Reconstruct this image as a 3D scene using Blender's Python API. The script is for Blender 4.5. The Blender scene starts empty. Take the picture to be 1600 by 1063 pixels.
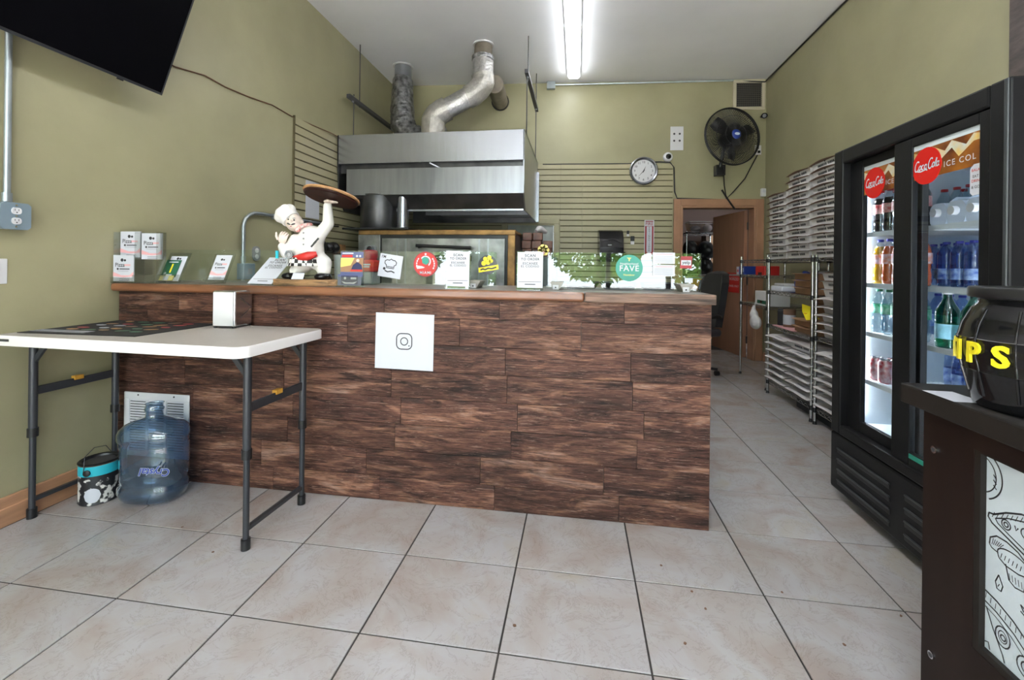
import bpy, bmesh, math, random
from mathutils import Vector, Matrix
random.seed(7)
sc = bpy.context.scene
col = sc.collection
PI = math.pi

# ------------------------------------------------------------------ camera
F_PX, YAW, ROLL, CY, CAM_H = 688.415, 0.1474, 0.012, 415.61, 1.22
cam_data = bpy.data.cameras.new('camera')
cam_data.sensor_fit = 'HORIZONTAL'
cam_data.sensor_width = 36.0
cam_data.lens = F_PX / 1600 * 36.0
cam_data.shift_y = -(531.5 - CY) / 1600
cam_data.clip_start = 0.02
cam = bpy.data.objects.new('camera', cam_data)
col.objects.link(cam)
cam.matrix_world = (Matrix.Translation((0, 0, CAM_H)) @ Matrix.Rotation(YAW, 4, 'Z')
                    @ Matrix.Rotation(PI / 2, 4, 'X') @ Matrix.Rotation(ROLL, 4, 'Z'))
sc.camera = cam

# ------------------------------------------------------------------ sky, sun, exposure
SKY, SUN, TUBE, EXPO = 7.0, 44.0, 11.0, 0.62
world = bpy.data.worlds.new('sky')
sc.world = world
world.use_nodes = True
wn = world.node_tree.nodes
bg = wn['Background']
bg.inputs[0].default_value = (0.80, 0.90, 1.0, 1)
bg.inputs[1].default_value = SKY
sun_data = bpy.data.lights.new('sun', 'SUN')
sun_data.energy = SUN
sun_data.angle = 0.02
sun_data.color = (1, 0.97, 0.92)
sun = bpy.data.objects.new('sun', sun_data)
col.objects.link(sun)
# high over the street: it lights the pavement and the floor just inside the storefront, behind the viewer
sun.rotation_euler = Vector((0.25, 0.50, -0.92)).to_track_quat('-Z', 'Y').to_euler()
portal = bpy.data.lights.new('storefront_portal', 'AREA')
portal.shape = 'RECTANGLE'; portal.size = 4.9; portal.size_y = 2.9
portal.cycles.is_portal = True
po = bpy.data.objects.new('storefront_portal', portal)
col.objects.link(po)
po.location = (-0.07, -2.62, 1.5)
po.rotation_euler = Vector((0, 1, 0)).to_track_quat('-Z', 'Y').to_euler()
sc.view_settings.view_transform = 'Standard'
sc.view_settings.look = 'None'
sc.view_settings.exposure = EXPO
sc.view_settings.gamma = 1.0
sc.view_settings.use_curve_mapping = False
sc.cycles.max_bounces = 10
sc.cycles.diffuse_bounces = 5
sc.cycles.glossy_bounces = 4
sc.cycles.transmission_bounces = 6
sc.cycles.transparent_max_bounces = 24
sc.cycles.caustics_reflective = False
sc.cycles.caustics_refractive = False
sc.cycles.sample_clamp_indirect = 12.0
sc.cycles.use_denoising = True

# ------------------------------------------------------------------ materials
M = {}
def lin(c):
    if isinstance(c, str):
        c = tuple(int(c[i:i + 2], 16) / 255 for i in (0, 2, 4))
        return tuple((x / 12.92 if x <= .04045 else ((x + .055) / 1.055) ** 2.4) for x in c)
    return c
def mat(name, c, rough=.5, metal=0.0, spec=.5, bump=0, bscale=40, var=0, vscale=3, stretch=(1, 1, 1), emit=0, coat=0, objvar=0, c2=None, detail=4, trans=0, alpha=1):
    m = bpy.data.materials.new(name); m.use_nodes = True
    nt = m.node_tree; N = nt.nodes; L = nt.links
    b = N['Principled BSDF']
    c = lin(c)
    b.inputs['Base Color'].default_value = (*c, 1)
    b.inputs['Roughness'].default_value = rough
    b.inputs['Metallic'].default_value = metal
    b.inputs['Specular IOR Level'].default_value = spec
    if coat: b.inputs['Coat Weight'].default_value = coat; b.inputs['Coat Roughness'].default_value = .08
    if trans: b.inputs['Transmission Weight'].default_value = trans
    if alpha < 1: b.inputs['Alpha'].default_value = alpha
    if emit:
        b.inputs['Emission Color'].default_value = (*c, 1); b.inputs['Emission Strength'].default_value = emit
    tc = None
    if var or bump or objvar:
        tc = N.new('ShaderNodeTexCoord'); mp = N.new('ShaderNodeMapping'); mp.inputs['Scale'].default_value = stretch
        oi = N.new('ShaderNodeObjectInfo')
        L.new(tc.outputs['Object'], mp.inputs[0])
        off = N.new('ShaderNodeVectorMath'); off.operation = 'MULTIPLY_ADD'
        off.inputs[1].default_value = (37, 53, 71) if objvar else (0, 0, 0)
        L.new(oi.outputs['Random'], off.inputs[0]); L.new(mp.outputs[0], off.inputs[2])
    if var:
        n = N.new('ShaderNodeTexNoise'); n.inputs['Scale'].default_value = vscale; n.inputs['Detail'].default_value = detail
        L.new(off.outputs[0], n.inputs[0])
        r = N.new('ShaderNodeValToRGB'); r.color_ramp.elements[0].position = .3; r.color_ramp.elements[1].position = .7
        d = lin(c2) if c2 else tuple(x * (1 - var) for x in c)
        r.color_ramp.elements[0].color = (*d, 1)
        r.color_ramp.elements[1].color = (*(c if c2 else tuple(min(1, x * (1 + var * .6)) for x in c)), 1)
        L.new(n.outputs[0], r.inputs[0])
        out = r.outputs[0]
        if objvar:
            hs = N.new('ShaderNodeHueSaturation'); mr = N.new('ShaderNodeMapRange')
            mr.inputs['To Min'].default_value = 1 - objvar; mr.inputs['To Max'].default_value = 1 + objvar
            L.new(oi.outputs['Random'], mr.inputs[0]); L.new(mr.outputs[0], hs.inputs['Value']); L.new(out, hs.inputs['Color'])
            out = hs.outputs[0]
        L.new(out, b.inputs['Base Color'])
    if bump:
        n2 = N.new('ShaderNodeTexNoise'); n2.inputs['Scale'].default_value = bscale; n2.inputs['Detail'].default_value = 5
        L.new(off.outputs[0], n2.inputs[0])
        bp = N.new('ShaderNodeBump'); bp.inputs['Strength'].default_value = bump; bp.inputs['Distance'].default_value = .02
        L.new(n2.outputs[0], bp.inputs['Height']); L.new(bp.outputs[0], b.inputs['Normal'])
    M[name] = m
    return m
def glass(name, tint=(1, 1, 1), refl=1.0, rough=.0, ior=1.5, haze=0.0, hazec=(1, 1, 1)):
    m = bpy.data.materials.new(name); m.use_nodes = True
    nt = m.node_tree; N = nt.nodes; L = nt.links; N.clear()
    o = N.new('ShaderNodeOutputMaterial'); t = N.new('ShaderNodeBsdfTransparent'); g = N.new('ShaderNodeBsdfGlossy'); mx = N.new('ShaderNodeMixShader')
    lw = N.new('ShaderNodeLayerWeight'); lw.inputs[0].default_value = .5          # facing term, the same from either side of the sheet
    pw = N.new('ShaderNodeMath'); pw.operation = 'POWER'; pw.inputs[1].default_value = 5.0
    fr = N.new('ShaderNodeMath'); fr.operation = 'MULTIPLY_ADD'; r0 = ((ior - 1) / (ior + 1)) ** 2; fr.inputs[1].default_value = 1 - r0; fr.inputs[2].default_value = r0
    L.new(lw.outputs['Facing'], pw.inputs[0]); L.new(pw.outputs[0], fr.inputs[0])
    ml = N.new('ShaderNodeMath'); ml.operation = 'MULTIPLY'; ml.inputs[1].default_value = refl; ml.use_clamp = True
    t.inputs[0].default_value = (*tint, 1); g.inputs['Roughness'].default_value = rough; g.inputs[0].default_value = (1, 1, 1, 1)
    L.new(fr.outputs[0], ml.inputs[0]); L.new(ml.outputs[0], mx.inputs[0]); L.new(t.outputs[0], mx.inputs[1]); L.new(g.outputs[0], mx.inputs[2]); L.new(mx.outputs[0], o.inputs[0])
    if haze:                                   # cloudy plastic: part of the light scatters in the wall
        df = N.new('ShaderNodeBsdfDiffuse'); df.inputs[0].default_value = (*hazec, 1); h = N.new('ShaderNodeMixShader'); h.inputs[0].default_value = haze
        L.new(t.outputs[0], h.inputs[1]); L.new(df.outputs[0], h.inputs[2]); L.new(h.outputs[0], mx.inputs[1])
    M[name] = m
    return m

# ------------------------------------------------------------------ mesh builder
class MB:
    def __init__(s, off=(0, 0, 0)):
        s.v = []; s.f = []; s.m = []; s.off = Vector(off)
    def raw(s, vs, fs, m=0):
        k = len(s.v)
        s.v += [tuple(Vector(p) - s.off) for p in vs]
        for f in fs:
            s.f.append([i + k for i in f]); s.m.append(m)
        return s
    def box(s, x0, x1, y0, y1, z0, z1, m=0):
        vs = [(x, y, z) for x in (x0, x1) for y in (y0, y1) for z in (z0, z1)]
        return s.raw(vs, [(0, 1, 3, 2), (4, 6, 7, 5), (0, 4, 5, 1), (2, 3, 7, 6), (0, 2, 6, 4), (1, 5, 7, 3)], m)
    def obox(s, c, h, R, m=0):
        c = Vector(c)
        vs = [c + R @ Vector((x * h[0], y * h[1], z * h[2])) for x in (-1, 1) for y in (-1, 1) for z in (-1, 1)]
        return s.raw(vs, [(0, 1, 3, 2), (4, 6, 7, 5), (0, 4, 5, 1), (2, 3, 7, 6), (0, 2, 6, 4), (1, 5, 7, 3)], m)
    def bar(s, a, b, w, t, up=(0, 0, 1), m=0):
        a, b = Vector(a), Vector(b); d = (b - a); ln = d.length; d.normalize()
        u = Vector(up); r = d.cross(u)
        if r.length < 1e-4: r = d.cross(Vector((1, 0, 0)))
        r.normalize(); u = r.cross(d)
        R = Matrix((d, r, u)).transposed()
        return s.obox((a + b) / 2, (ln / 2, w / 2, t / 2), R, m)
    def tube(s, pts, r, n=10, closed=False, m=0, caps=True):
        P = [Vector(p) for p in pts]; k = len(P)
        rr = r if isinstance(r, (list, tuple)) else [r] * k
        vs = []; prev = None
        for i, p in enumerate(P):
            if closed: t = P[(i + 1) % k] - P[i - 1]
            else: t = P[min(i + 1, k - 1)] - P[max(i - 1, 0)]
            t.normalize()
            if prev is None:
                a = Vector((0, 0, 1)) if abs(t.z) < .9 else Vector((1, 0, 0))
                u = t.cross(a).normalized()
            else:
                u = prev - t * prev.dot(t)
                u = u.normalized() if u.length > 1e-6 else t.orthogonal().normalized()
            prev = u; w = t.cross(u)
            for j in range(n):
                an = 2 * PI * j / n
                vs.append(p + (u * math.cos(an) + w * math.sin(an)) * rr[i])
        fs = []
        for i in range(k if closed else k - 1):
            for j in range(n):
                a, b = i * n + j, i * n + (j + 1) % n
                c, d = ((i + 1) % k) * n + (j + 1) % n, ((i + 1) % k) * n + j
                fs.append((a, b, c, d))
        if caps and not closed:
            fs.append(tuple(range(n))[::-1]); fs.append(tuple((k - 1) * n + j for j in range(n)))
        return s.raw(vs, fs, m)
    def cyl(s, a, b, r, r2=None, n=16, m=0):
        return s.tube([a, b], [r, r if r2 is None else r2], n, m=m)
    def lathe(s, prof, n=24, c=(0, 0, 0), sx=1, sy=1, m=0, axis='Z', cap=True):
        vs = []
        for r, z in prof:
            for j in range(n):
                a = 2 * PI * j / n
                q = (r * math.cos(a) * sx, r * math.sin(a) * sy, z)
                if axis == 'X': q = (q[2], q[0], q[1])
                if axis == 'Y': q = (q[0], q[2], q[1])
                vs.append((q[0] + c[0], q[1] + c[1], q[2] + c[2]))
        fs = []
        for i in range(len(prof) - 1):
            for j in range(n):
                fs.append((i * n + j, i * n + (j + 1) % n, (i + 1) * n + (j + 1) % n, (i + 1) * n + j))
        if cap:
            if prof[0][0] > 1e-5: fs.append(tuple(range(n))[::-1])
            if prof[-1][0] > 1e-5: fs.append(tuple((len(prof) - 1) * n + j for j in range(n)))
        return s.raw(vs, fs, m)
    def prism(s, poly, fn, t, m=0, mside=None):
        """poly: 2D outline; fn(x, y, d) gives the 3D point; t thickness"""
        k = len(poly)
        vs = [fn(x, y, 0) for x, y in poly] + [fn(x, y, t) for x, y in poly]
        s.raw(vs, [tuple(range(k))[::-1], tuple(range(k, 2 * k))], m)
        return s.raw(vs, [(i, (i + 1) % k, k + (i + 1) % k, k + i) for i in range(k)], m if mside is None else mside)
    def ell(s, c, r, R=None, n=16, m=0):
        vs = []; fs = []; k = n // 2
        for i in range(k + 1):
            th = PI * i / k
            for j in range(n):
                ph = 2 * PI * j / n
                q = Vector((r[0] * math.sin(th) * math.cos(ph), r[1] * math.sin(th) * math.sin(ph), r[2] * math.cos(th)))
                if R is not None: q = R @ q
                vs.append(q + Vector(c))
        for i in range(k):
            for j in range(n):
                fs.append((i * n + j, (i + 1) * n + j, (i + 1) * n + (j + 1) % n, i * n + (j + 1) % n))
        return s.raw(vs, fs, m)
    def stroke(s, pts, w, fn, d=0.0006, m=0, closed=False):
        """flat pen line of width w drawn on a surface: fn(x, y, d) -> point"""
        P = [Vector((p[0], p[1])) for p in pts]; k = len(P); vs = []
        for i, p in enumerate(P):
            if closed: t = P[(i + 1) % k] - P[i - 1]
            else: t = P[min(i + 1, k - 1)] - P[max(i - 1, 0)]
            if t.length < 1e-9: t = Vector((1, 0))
            t.normalize(); nn = Vector((-t.y, t.x)) * (w / 2)
            a, b = p + nn, p - nn
            vs += [fn(a.x, a.y, d), fn(b.x, b.y, d)]
        fs = [(2 * i, 2 * i + 1, 2 * ((i + 1) % k) + 1, 2 * ((i + 1) % k)) for i in range(k if closed else k - 1)]
        return s.raw(vs, fs, m)
    def text(s, txt, size, fn, d=0.0006, m=0, bold=0.0, ext=0.0, shear=0.0, align='CENTER', space=1.0):
        vs, fs = text_mesh(txt, size, bold, ext, shear, align, space)
        return s.raw([fn(x, y, d + z) for x, y, z in vs], fs, m)
    def build(s, name, mats, parent=None, smooth=None, bevel=0, seg=2, kind=None, label=None):
        me = bpy.data.meshes.new(name)
        me.from_pydata(s.v, [], s.f)
        if not isinstance(mats, (list, tuple)): mats = [mats]
        for q in mats: me.materials.append(M[q] if isinstance(q, str) else q)
        if len(mats) > 1: me.polygons.foreach_set('material_index', s.m)
        bm = bmesh.new(); bm.from_mesh(me); bmesh.ops.recalc_face_normals(bm, faces=bm.faces); bm.to_mesh(me); bm.free()
        if smooth:
            me.polygons.foreach_set('use_smooth', [True] * len(me.polygons))
            me.set_sharp_from_angle(angle=math.radians(smooth))
        me.update()
        o = bpy.data.objects.new(name, me); col.objects.link(o)
        if parent is not None: o.parent = parent
        if bevel:
            b = o.modifiers.new('bevel', 'BEVEL'); b.width = bevel; b.segments = seg; b.limit_method = 'ANGLE'; b.angle_limit = math.radians(40)
            b.harden_normals = False
        if kind: o['kind'] = kind
        if label: o['label'] = label
        return o

_txt_cache = {}
def text_mesh(txt, size, bold=0.0, ext=0.0, shear=0.0, align='CENTER', space=1.0):
    key = (txt, bold, ext / size, shear, align, space)
    if key not in _txt_cache:
        cu = bpy.data.curves.new('tmp_text', 'FONT')
        cu.body = txt; cu.size = 1.0; cu.align_x = align; cu.align_y = 'CENTER'; cu.offset = bold; cu.extrude = ext / size / 2; cu.shear = shear
        cu.space_character = space; cu.resolution_u = 3
        o = bpy.data.objects.new('tmp_text', cu); col.objects.link(o)
        dg = bpy.context.evaluated_depsgraph_get()
        me = bpy.data.meshes.new_from_object(o.evaluated_get(dg))
        vs = [tuple(v.co) for v in me.vertices]; fs = [tuple(p.vertices) for p in me.polygons]
        bpy.data.objects.remove(o); bpy.data.curves.remove(cu); bpy.data.meshes.remove(me)
        _txt_cache[key] = (vs, fs)
    vs, fs = _txt_cache[key]
    return [(x * size, y * size, z * size + ext / 2) for x, y, z in vs], fs

def thing(name, label, cat, loc=(0, 0, 0), rz=0, group=None):
    o = bpy.data.objects.new(name, None); col.objects.link(o)
    o.empty_display_size = .05
    o.location = loc; o.rotation_euler = (0, 0, rz)
    o['label'] = label; o['category'] = cat
    if group: o['group'] = group
    return o
def tag(o, label, cat, group=None):
    o['label'] = label; o['category'] = cat
    if group: o['group'] = group
    return o
ORD = ['first', 'second', 'third', 'fourth', 'fifth', 'sixth', 'seventh', 'eighth', 'ninth', 'tenth', 'eleventh', 'twelfth', 'thirteenth', 'fourteenth']
def struct(o):
    o['kind'] = 'structure'
    return o
def put(o, x=0, y=0, z=0, rz=0):
    o.location = (x, y, z); o.rotation_euler = (0, 0, rz)
    return o
def copy_tree(o, parent=None):
    c = o.copy(); col.objects.link(c); c.parent = parent
    for ch in list(o.children): copy_tree(ch, c)
    return c

# pixel -> place, on a known plane of the room
def ray(u, v):
    a, b = u - 800, v - CY
    c, s = math.cos(ROLL), math.sin(ROLL)
    x = (c * a + s * b) / F_PX; z = -(-s * a + c * b) / F_PX
    c, s = math.cos(YAW), math.sin(YAW)
    return Vector((c * x - s, s * x + c, z))
EYE = Vector((0, 0, CAM_H))
def atX(u, v, X): d = ray(u, v); return EYE + d * (X / d.x)
def atY(u, v, Y): d = ray(u, v); return EYE + d * (Y / d.y)
def atZ(u, v, Z): d = ray(u, v); return EYE + d * ((Z - CAM_H) / d.z)
XL, XR, HC, YF = -2.592, 2.453, 3.743, -2.6
BY, BS = 6.10, 0.0718                     # the back wall stands slightly askew: y = BY + BS x
BANG = math.atan(BS)
def wy(x): return BY + BS * x
def back(u, v, off=0.0):
    d = ray(u, v); return EYE + d * ((BY - off) / (d.y - BS * d.x))
def bfn(x0, z0, off=0.0):
    """drawing plane on the back wall, x to the right, y up, d towards the room"""
    c, s = math.cos(BANG), math.sin(BANG)
    return lambda x, y, d: Vector((x0 + x * c + (off + d) * s, wy(x0) + x * s - (off + d) * c, z0 + y))
YC = 2.158                                # counter front
ZT = 1.098                                # counter top
def circ(r, n=24, cx=0, cy=0, a0=0, a1=2 * PI, sx=1, sy=1, end=False):
    k = n + 1 if end else n
    return [(cx + r * sx * math.cos(a0 + (a1 - a0) * i / n), cy + r * sy * math.sin(a0 + (a1 - a0) * i / n)) for i in range(k)]
def rrect(w, h, r, n=4):
    out = []
    for cx, cy, a in ((w / 2 - r, h / 2 - r, 0), (-w / 2 + r, h / 2 - r, PI / 2), (-w / 2 + r, -h / 2 + r, PI), (w / 2 - r, -h / 2 + r, 3 * PI / 2)):
        out += [(cx + r * math.cos(a + PI / 2 * i / n), cy + r * math.sin(a + PI / 2 * i / n)) for i in range(n + 1)]
    return out
# plain materials
mat('paint_olive', (0.355, 0.335, 0.205), .38, bump=.22, bscale=7, var=.10, vscale=1.7)
mat('slat_olive', (0.41, 0.375, 0.235), .42, var=.06, vscale=3)
mat('groove', (0.10, 0.085, 0.04), .8)
mat('ceiling_white', (0.90, 0.91, 0.95), .75, bump=.12, bscale=4, var=.05, vscale=1.2)
mat('grout', (0.035, 0.03, 0.028), .9)
mat('vent_wire', (0.11, 0.10, 0.085), .5)
mat('vent_frame', (0.55, 0.50, 0.37), .5)
mat('white', (0.70, 0.70, 0.72), .4)
mat('white_gloss', (0.80, 0.80, 0.81), .18)
mat('paper', (0.58, 0.60, 0.66), .55)
mat('black', (0.012, 0.012, 0.013), .35)
mat('black_gloss', (0.007, 0.007, 0.008), .12, spec=.4)
mat('black_matte', (0.016, 0.016, 0.018), .75, var=.3, vscale=9)
mat('screen', (0.002, 0.002, 0.003), .5, spec=.05)
mat('dark_grey', (0.05, 0.05, 0.055), .45)
mat('grey_plastic', (0.30, 0.31, 0.32), .5)
mat('galvanised', (0.42, 0.47, 0.50), .38, metal=.8, var=.15, vscale=12)
mat('box_blue_grey', (0.24, 0.32, 0.38), .4, metal=.3)
mat('steel', (0.42, 0.44, 0.49), .26, metal=1, var=.04, vscale=4, stretch=(4, 4, .35), bump=.04, bscale=5)  # faint upright colour streaks imitate soft reflections and smudges
mat('steel_dull', (0.36, 0.375, 0.41), .28, metal=1, var=.10, vscale=5, stretch=(4, 4, .35), bump=.08, bscale=6)  # upright streaks in the colour stand in for reflections on the hood front
mat('oven_steel', (0.30, 0.30, 0.30), .34, metal=1, var=.5, vscale=6, bump=.12, bscale=6)
mat('steel_dark', (0.10, 0.10, 0.105), .35, metal=.8, var=.4, vscale=5)
mat('chrome', (0.62, 0.62, 0.63), .16, metal=1)
mat('foil', (0.50, 0.49, 0.48), .32, metal=.9, var=.25, vscale=14, bump=.5, bscale=38)
mat('foil_dark', (0.30, 0.30, 0.31), .33, metal=.9, var=.7, vscale=18, bump=.7, bscale=30)
mat('foil_cream', (0.44, 0.42, 0.39), .40, metal=.6, var=.25, vscale=14, bump=.4, bscale=38)
mat('pipe_dark', (0.22, 0.19, 0.15), .5, metal=.4, var=.3, vscale=8)
mat('door_brown', (0.36, 0.185, 0.115), .36, var=.12, vscale=3, stretch=(4, 4, .5))
mat('frame_brown', (0.40, 0.215, 0.125), .42, var=.15, vscale=4)
mat('base_wood', (0.47, 0.255, 0.145), .42, var=.22, vscale=5, stretch=(6, .7, 6))
mat('edge_wood', (0.20, 0.080, 0.036), .3, var=.45, vscale=5, stretch=(.8, 6, 6), coat=.3)
mat('edge_wood_rough', (0.20, 0.12, 0.085), .5, var=.85, vscale=9, stretch=(.5, 9, 9), bump=.4, bscale=12)
mat('top_grey', (0.20, 0.18, 0.165), .35, var=.1)
mat('slab_wood', (0.30, 0.17, 0.075), .55, var=.75, vscale=7, stretch=(1.2, 4, 9), bump=.5, bscale=14)
mat('table_white', (0.40, 0.37, 0.34), .5, bump=.05, bscale=90, var=.05, vscale=6)
mat('table_edge', (0.78, 0.76, 0.75), .45)
mat('leg_grey', (0.045, 0.048, 0.055), .38, metal=.3)
mat('amber', (0.55, 0.28, 0.04), .4)
mat('red', (0.55, 0.025, 0.02), .4)
mat('red_dark', (0.32, 0.02, 0.03), .45)
mat('red_gloss', (0.62, 0.02, 0.015), .2)
mat('yellow', (0.78, 0.66, 0.02), .4)
mat('yellow_card', (0.75, 0.62, 0.16), .5)
mat('teal', (0.02, 0.42, 0.52), .35)
mat('green_teal', (0.025, 0.29, 0.215), .4)
mat('green_dark', (0.02, 0.12, 0.06), .4)
mat('blue', (0.02, 0.05, 0.30), .35)
mat('navy', (0.02, 0.025, 0.09), .35)
mat('navy_light', (0.10, 0.12, 0.25), .4)
mat('orange', (0.72, 0.24, 0.02), .45)
mat('pink', (0.75, 0.40, 0.42), .5)
mat('print_grey', (0.07, 0.07, 0.08), .6)
mat('print_dark', (0.03, 0.03, 0.035), .6)
mat('print_light', (0.36, 0.38, 0.42), .6)
mat('kraft', (0.34, 0.19, 0.10), .7, var=.15, vscale=6)
mat('kraft_dark', (0.15, 0.075, 0.04), .65, var=.3, vscale=6)
mat('box_white', (0.70, 0.68, 0.68), .6, var=.06, vscale=5, objvar=.05)
mat('skin', (0.72, 0.52, 0.44), .45)
mat('statue_white', (0.76, 0.74, 0.71), .35, var=.05, vscale=12)
mat('pale_skin', (0.74, 0.62, 0.55), .4)
mat('pizza_brown', (0.030, 0.009, 0.006), .5, spec=.2, var=.5, vscale=20)
mat('crust', (0.42, 0.22, 0.09), .5, var=.4, vscale=24)
mat('scarf_red', (0.55, 0.05, 0.05), .45, var=.6, vscale=60, c2=(0.75, 0.70, 0.66))
mat('kiosk_wood', (0.018, 0.010, 0.008), .5, spec=.2, var=.35, vscale=3, stretch=(3, 3, .5))
mat('kiosk_top', (0.021, 0.019, 0.018), .5, spec=.25, var=.25, vscale=60)
mat('kiosk_edge', (0.018, 0.015, 0.013), .5, spec=.25)
mat('panel_white', (0.62, 0.70, 0.76), .35)
mat('fridge_black', (0.010, 0.010, 0.011), .42, spec=.22, bump=.03, bscale=150)
mat('fridge_grey', (0.05, 0.055, 0.06), .3)
mat('fridge_inside', (0.66, 0.74, 0.80), .45)
mat('shelf_white', (0.72, 0.76, 0.78), .4)
mat('led', (0.92, 0.96, 1.0), emit=260)
mat('tube_light', (0.95, 0.98, 1.0), emit=TUBE)
mat('cap_red', (0.6, 0.02, 0.03), .35)
mat('cap_blue', (0.03, 0.035, 0.32), .35)
mat('cap_green', (0.01, 0.16, 0.08), .35)
mat('cola', (0.018, 0.006, 0.004), .08, coat=.4)
mat('cola_label', (0.50, 0.02, 0.025), .35, var=.6, vscale=45, c2=(0.72, 0.62, 0.6))
mat('soda_orange', (0.72, 0.10, 0.006), .1, coat=.4)
mat('soda_yellow', (0.85, 0.40, 0.01), .1, coat=.4)
mat('fanta_label', (0.60, 0.16, 0.04), .35, var=.8, vscale=40, c2=(0.55, 0.6, 0.72))
mat('sprite_label', (0.0, 0.33, 0.15), .35, var=.7, vscale=40, c2=(0.45, 0.72, 0.62))
mat('water_label', (0.03, 0.10, 0.45), .35, var=.7, vscale=40, c2=(0.45, 0.60, 0.80))
mat('min_label', (0.30, 0.62, 0.75), .35, var=.3, vscale=30)
mat('can_red', (0.45, 0.02, 0.03), .25, metal=.4, var=.6, vscale=40, c2=(0.7, 0.7, 0.72))
mat('can_dark', (0.02, 0.035, 0.02), .25, metal=.3)
mat('jug_white', (0.68, 0.76, 0.88), .4)
mat('cola_sign', (0.42, 0.15, 0.02), .3, var=.8, vscale=11, c2=(0.09, 0.02, 0.008), detail=8)
mat('sign_gold', (0.72, 0.48, 0.12), .3, var=.6, vscale=22, c2=(0.55, 0.62, 0.62))
mat('tile_dark', (0.10, 0.07, 0.065), .35, var=.7, vscale=9, stretch=(3, 1, 3), c2=(0.03, 0.022, 0.022))
mat('can_paint', (0.62, 0.61, 0.58), .4, var=.9, vscale=26, c2=(0.015, 0.015, 0.018), detail=8)
_r = [n for n in M['can_paint'].node_tree.nodes if n.type == 'VALTORGB'][0].color_ramp.elements; _r[0].position = .53; _r[1].position = .58
mat('bag_black', (0.012, 0.013, 0.014), .4, bump=.8, bscale=9)
mat('room_wall', (0.09, 0.045, 0.03), .6)
mat('room_dark', (0.10, 0.065, 0.045), .7)
mat('plastic_bag', (0.55, 0.53, 0.53), .4, bump=.5, bscale=18)
mat('leather', (0.018, 0.018, 0.02), .38)
mat('brick_pack', (0.14, 0.05, 0.028), .4, var=.5, vscale=10)
mat('rust_gold', (0.36, 0.20, 0.07), .42, metal=.5, var=.6, vscale=9)
mat('obscure', (0.36, 0.38, 0.36), .3, var=.25, vscale=9, stretch=(1, 1, .4))
mat('leaf', (0.16, 0.30, 0.035), .5, var=.5, vscale=2)
mat('bark', (0.10, 0.07, 0.05), .8)
mat('pavement', (0.80, 0.79, 0.77), .8, var=.1)
mat('road', (0.22, 0.22, 0.23), .8)
mat('car_white', (0.85, 0.86, 0.88), .2, coat=.6)
mat('brass', (0.5, 0.42, 0.25), .3, metal=1)
mat('bracket_beige', (0.36, 0.34, 0.30), .5)
glass('guard_glass', (.93, .98, .955), 1.5)
glass('fridge_glass', (.90, .93, .95), 1.0)
glass('acrylic', (.86, .88, .87), 2.0)
glass('clear_bottle', (.80, .88, .92), 2.0)
glass('green_bottle', (.10, .52, .32), 2.0)
glass('water_bottle', (.55, .66, .86), 2.0)
glass('tub', (.62, .56, .56), 2.2, .2)
glass('jug_blue', (.42, .56, .70), 2.6, .06, 1.55, .16, (.11, .21, .32))

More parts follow.
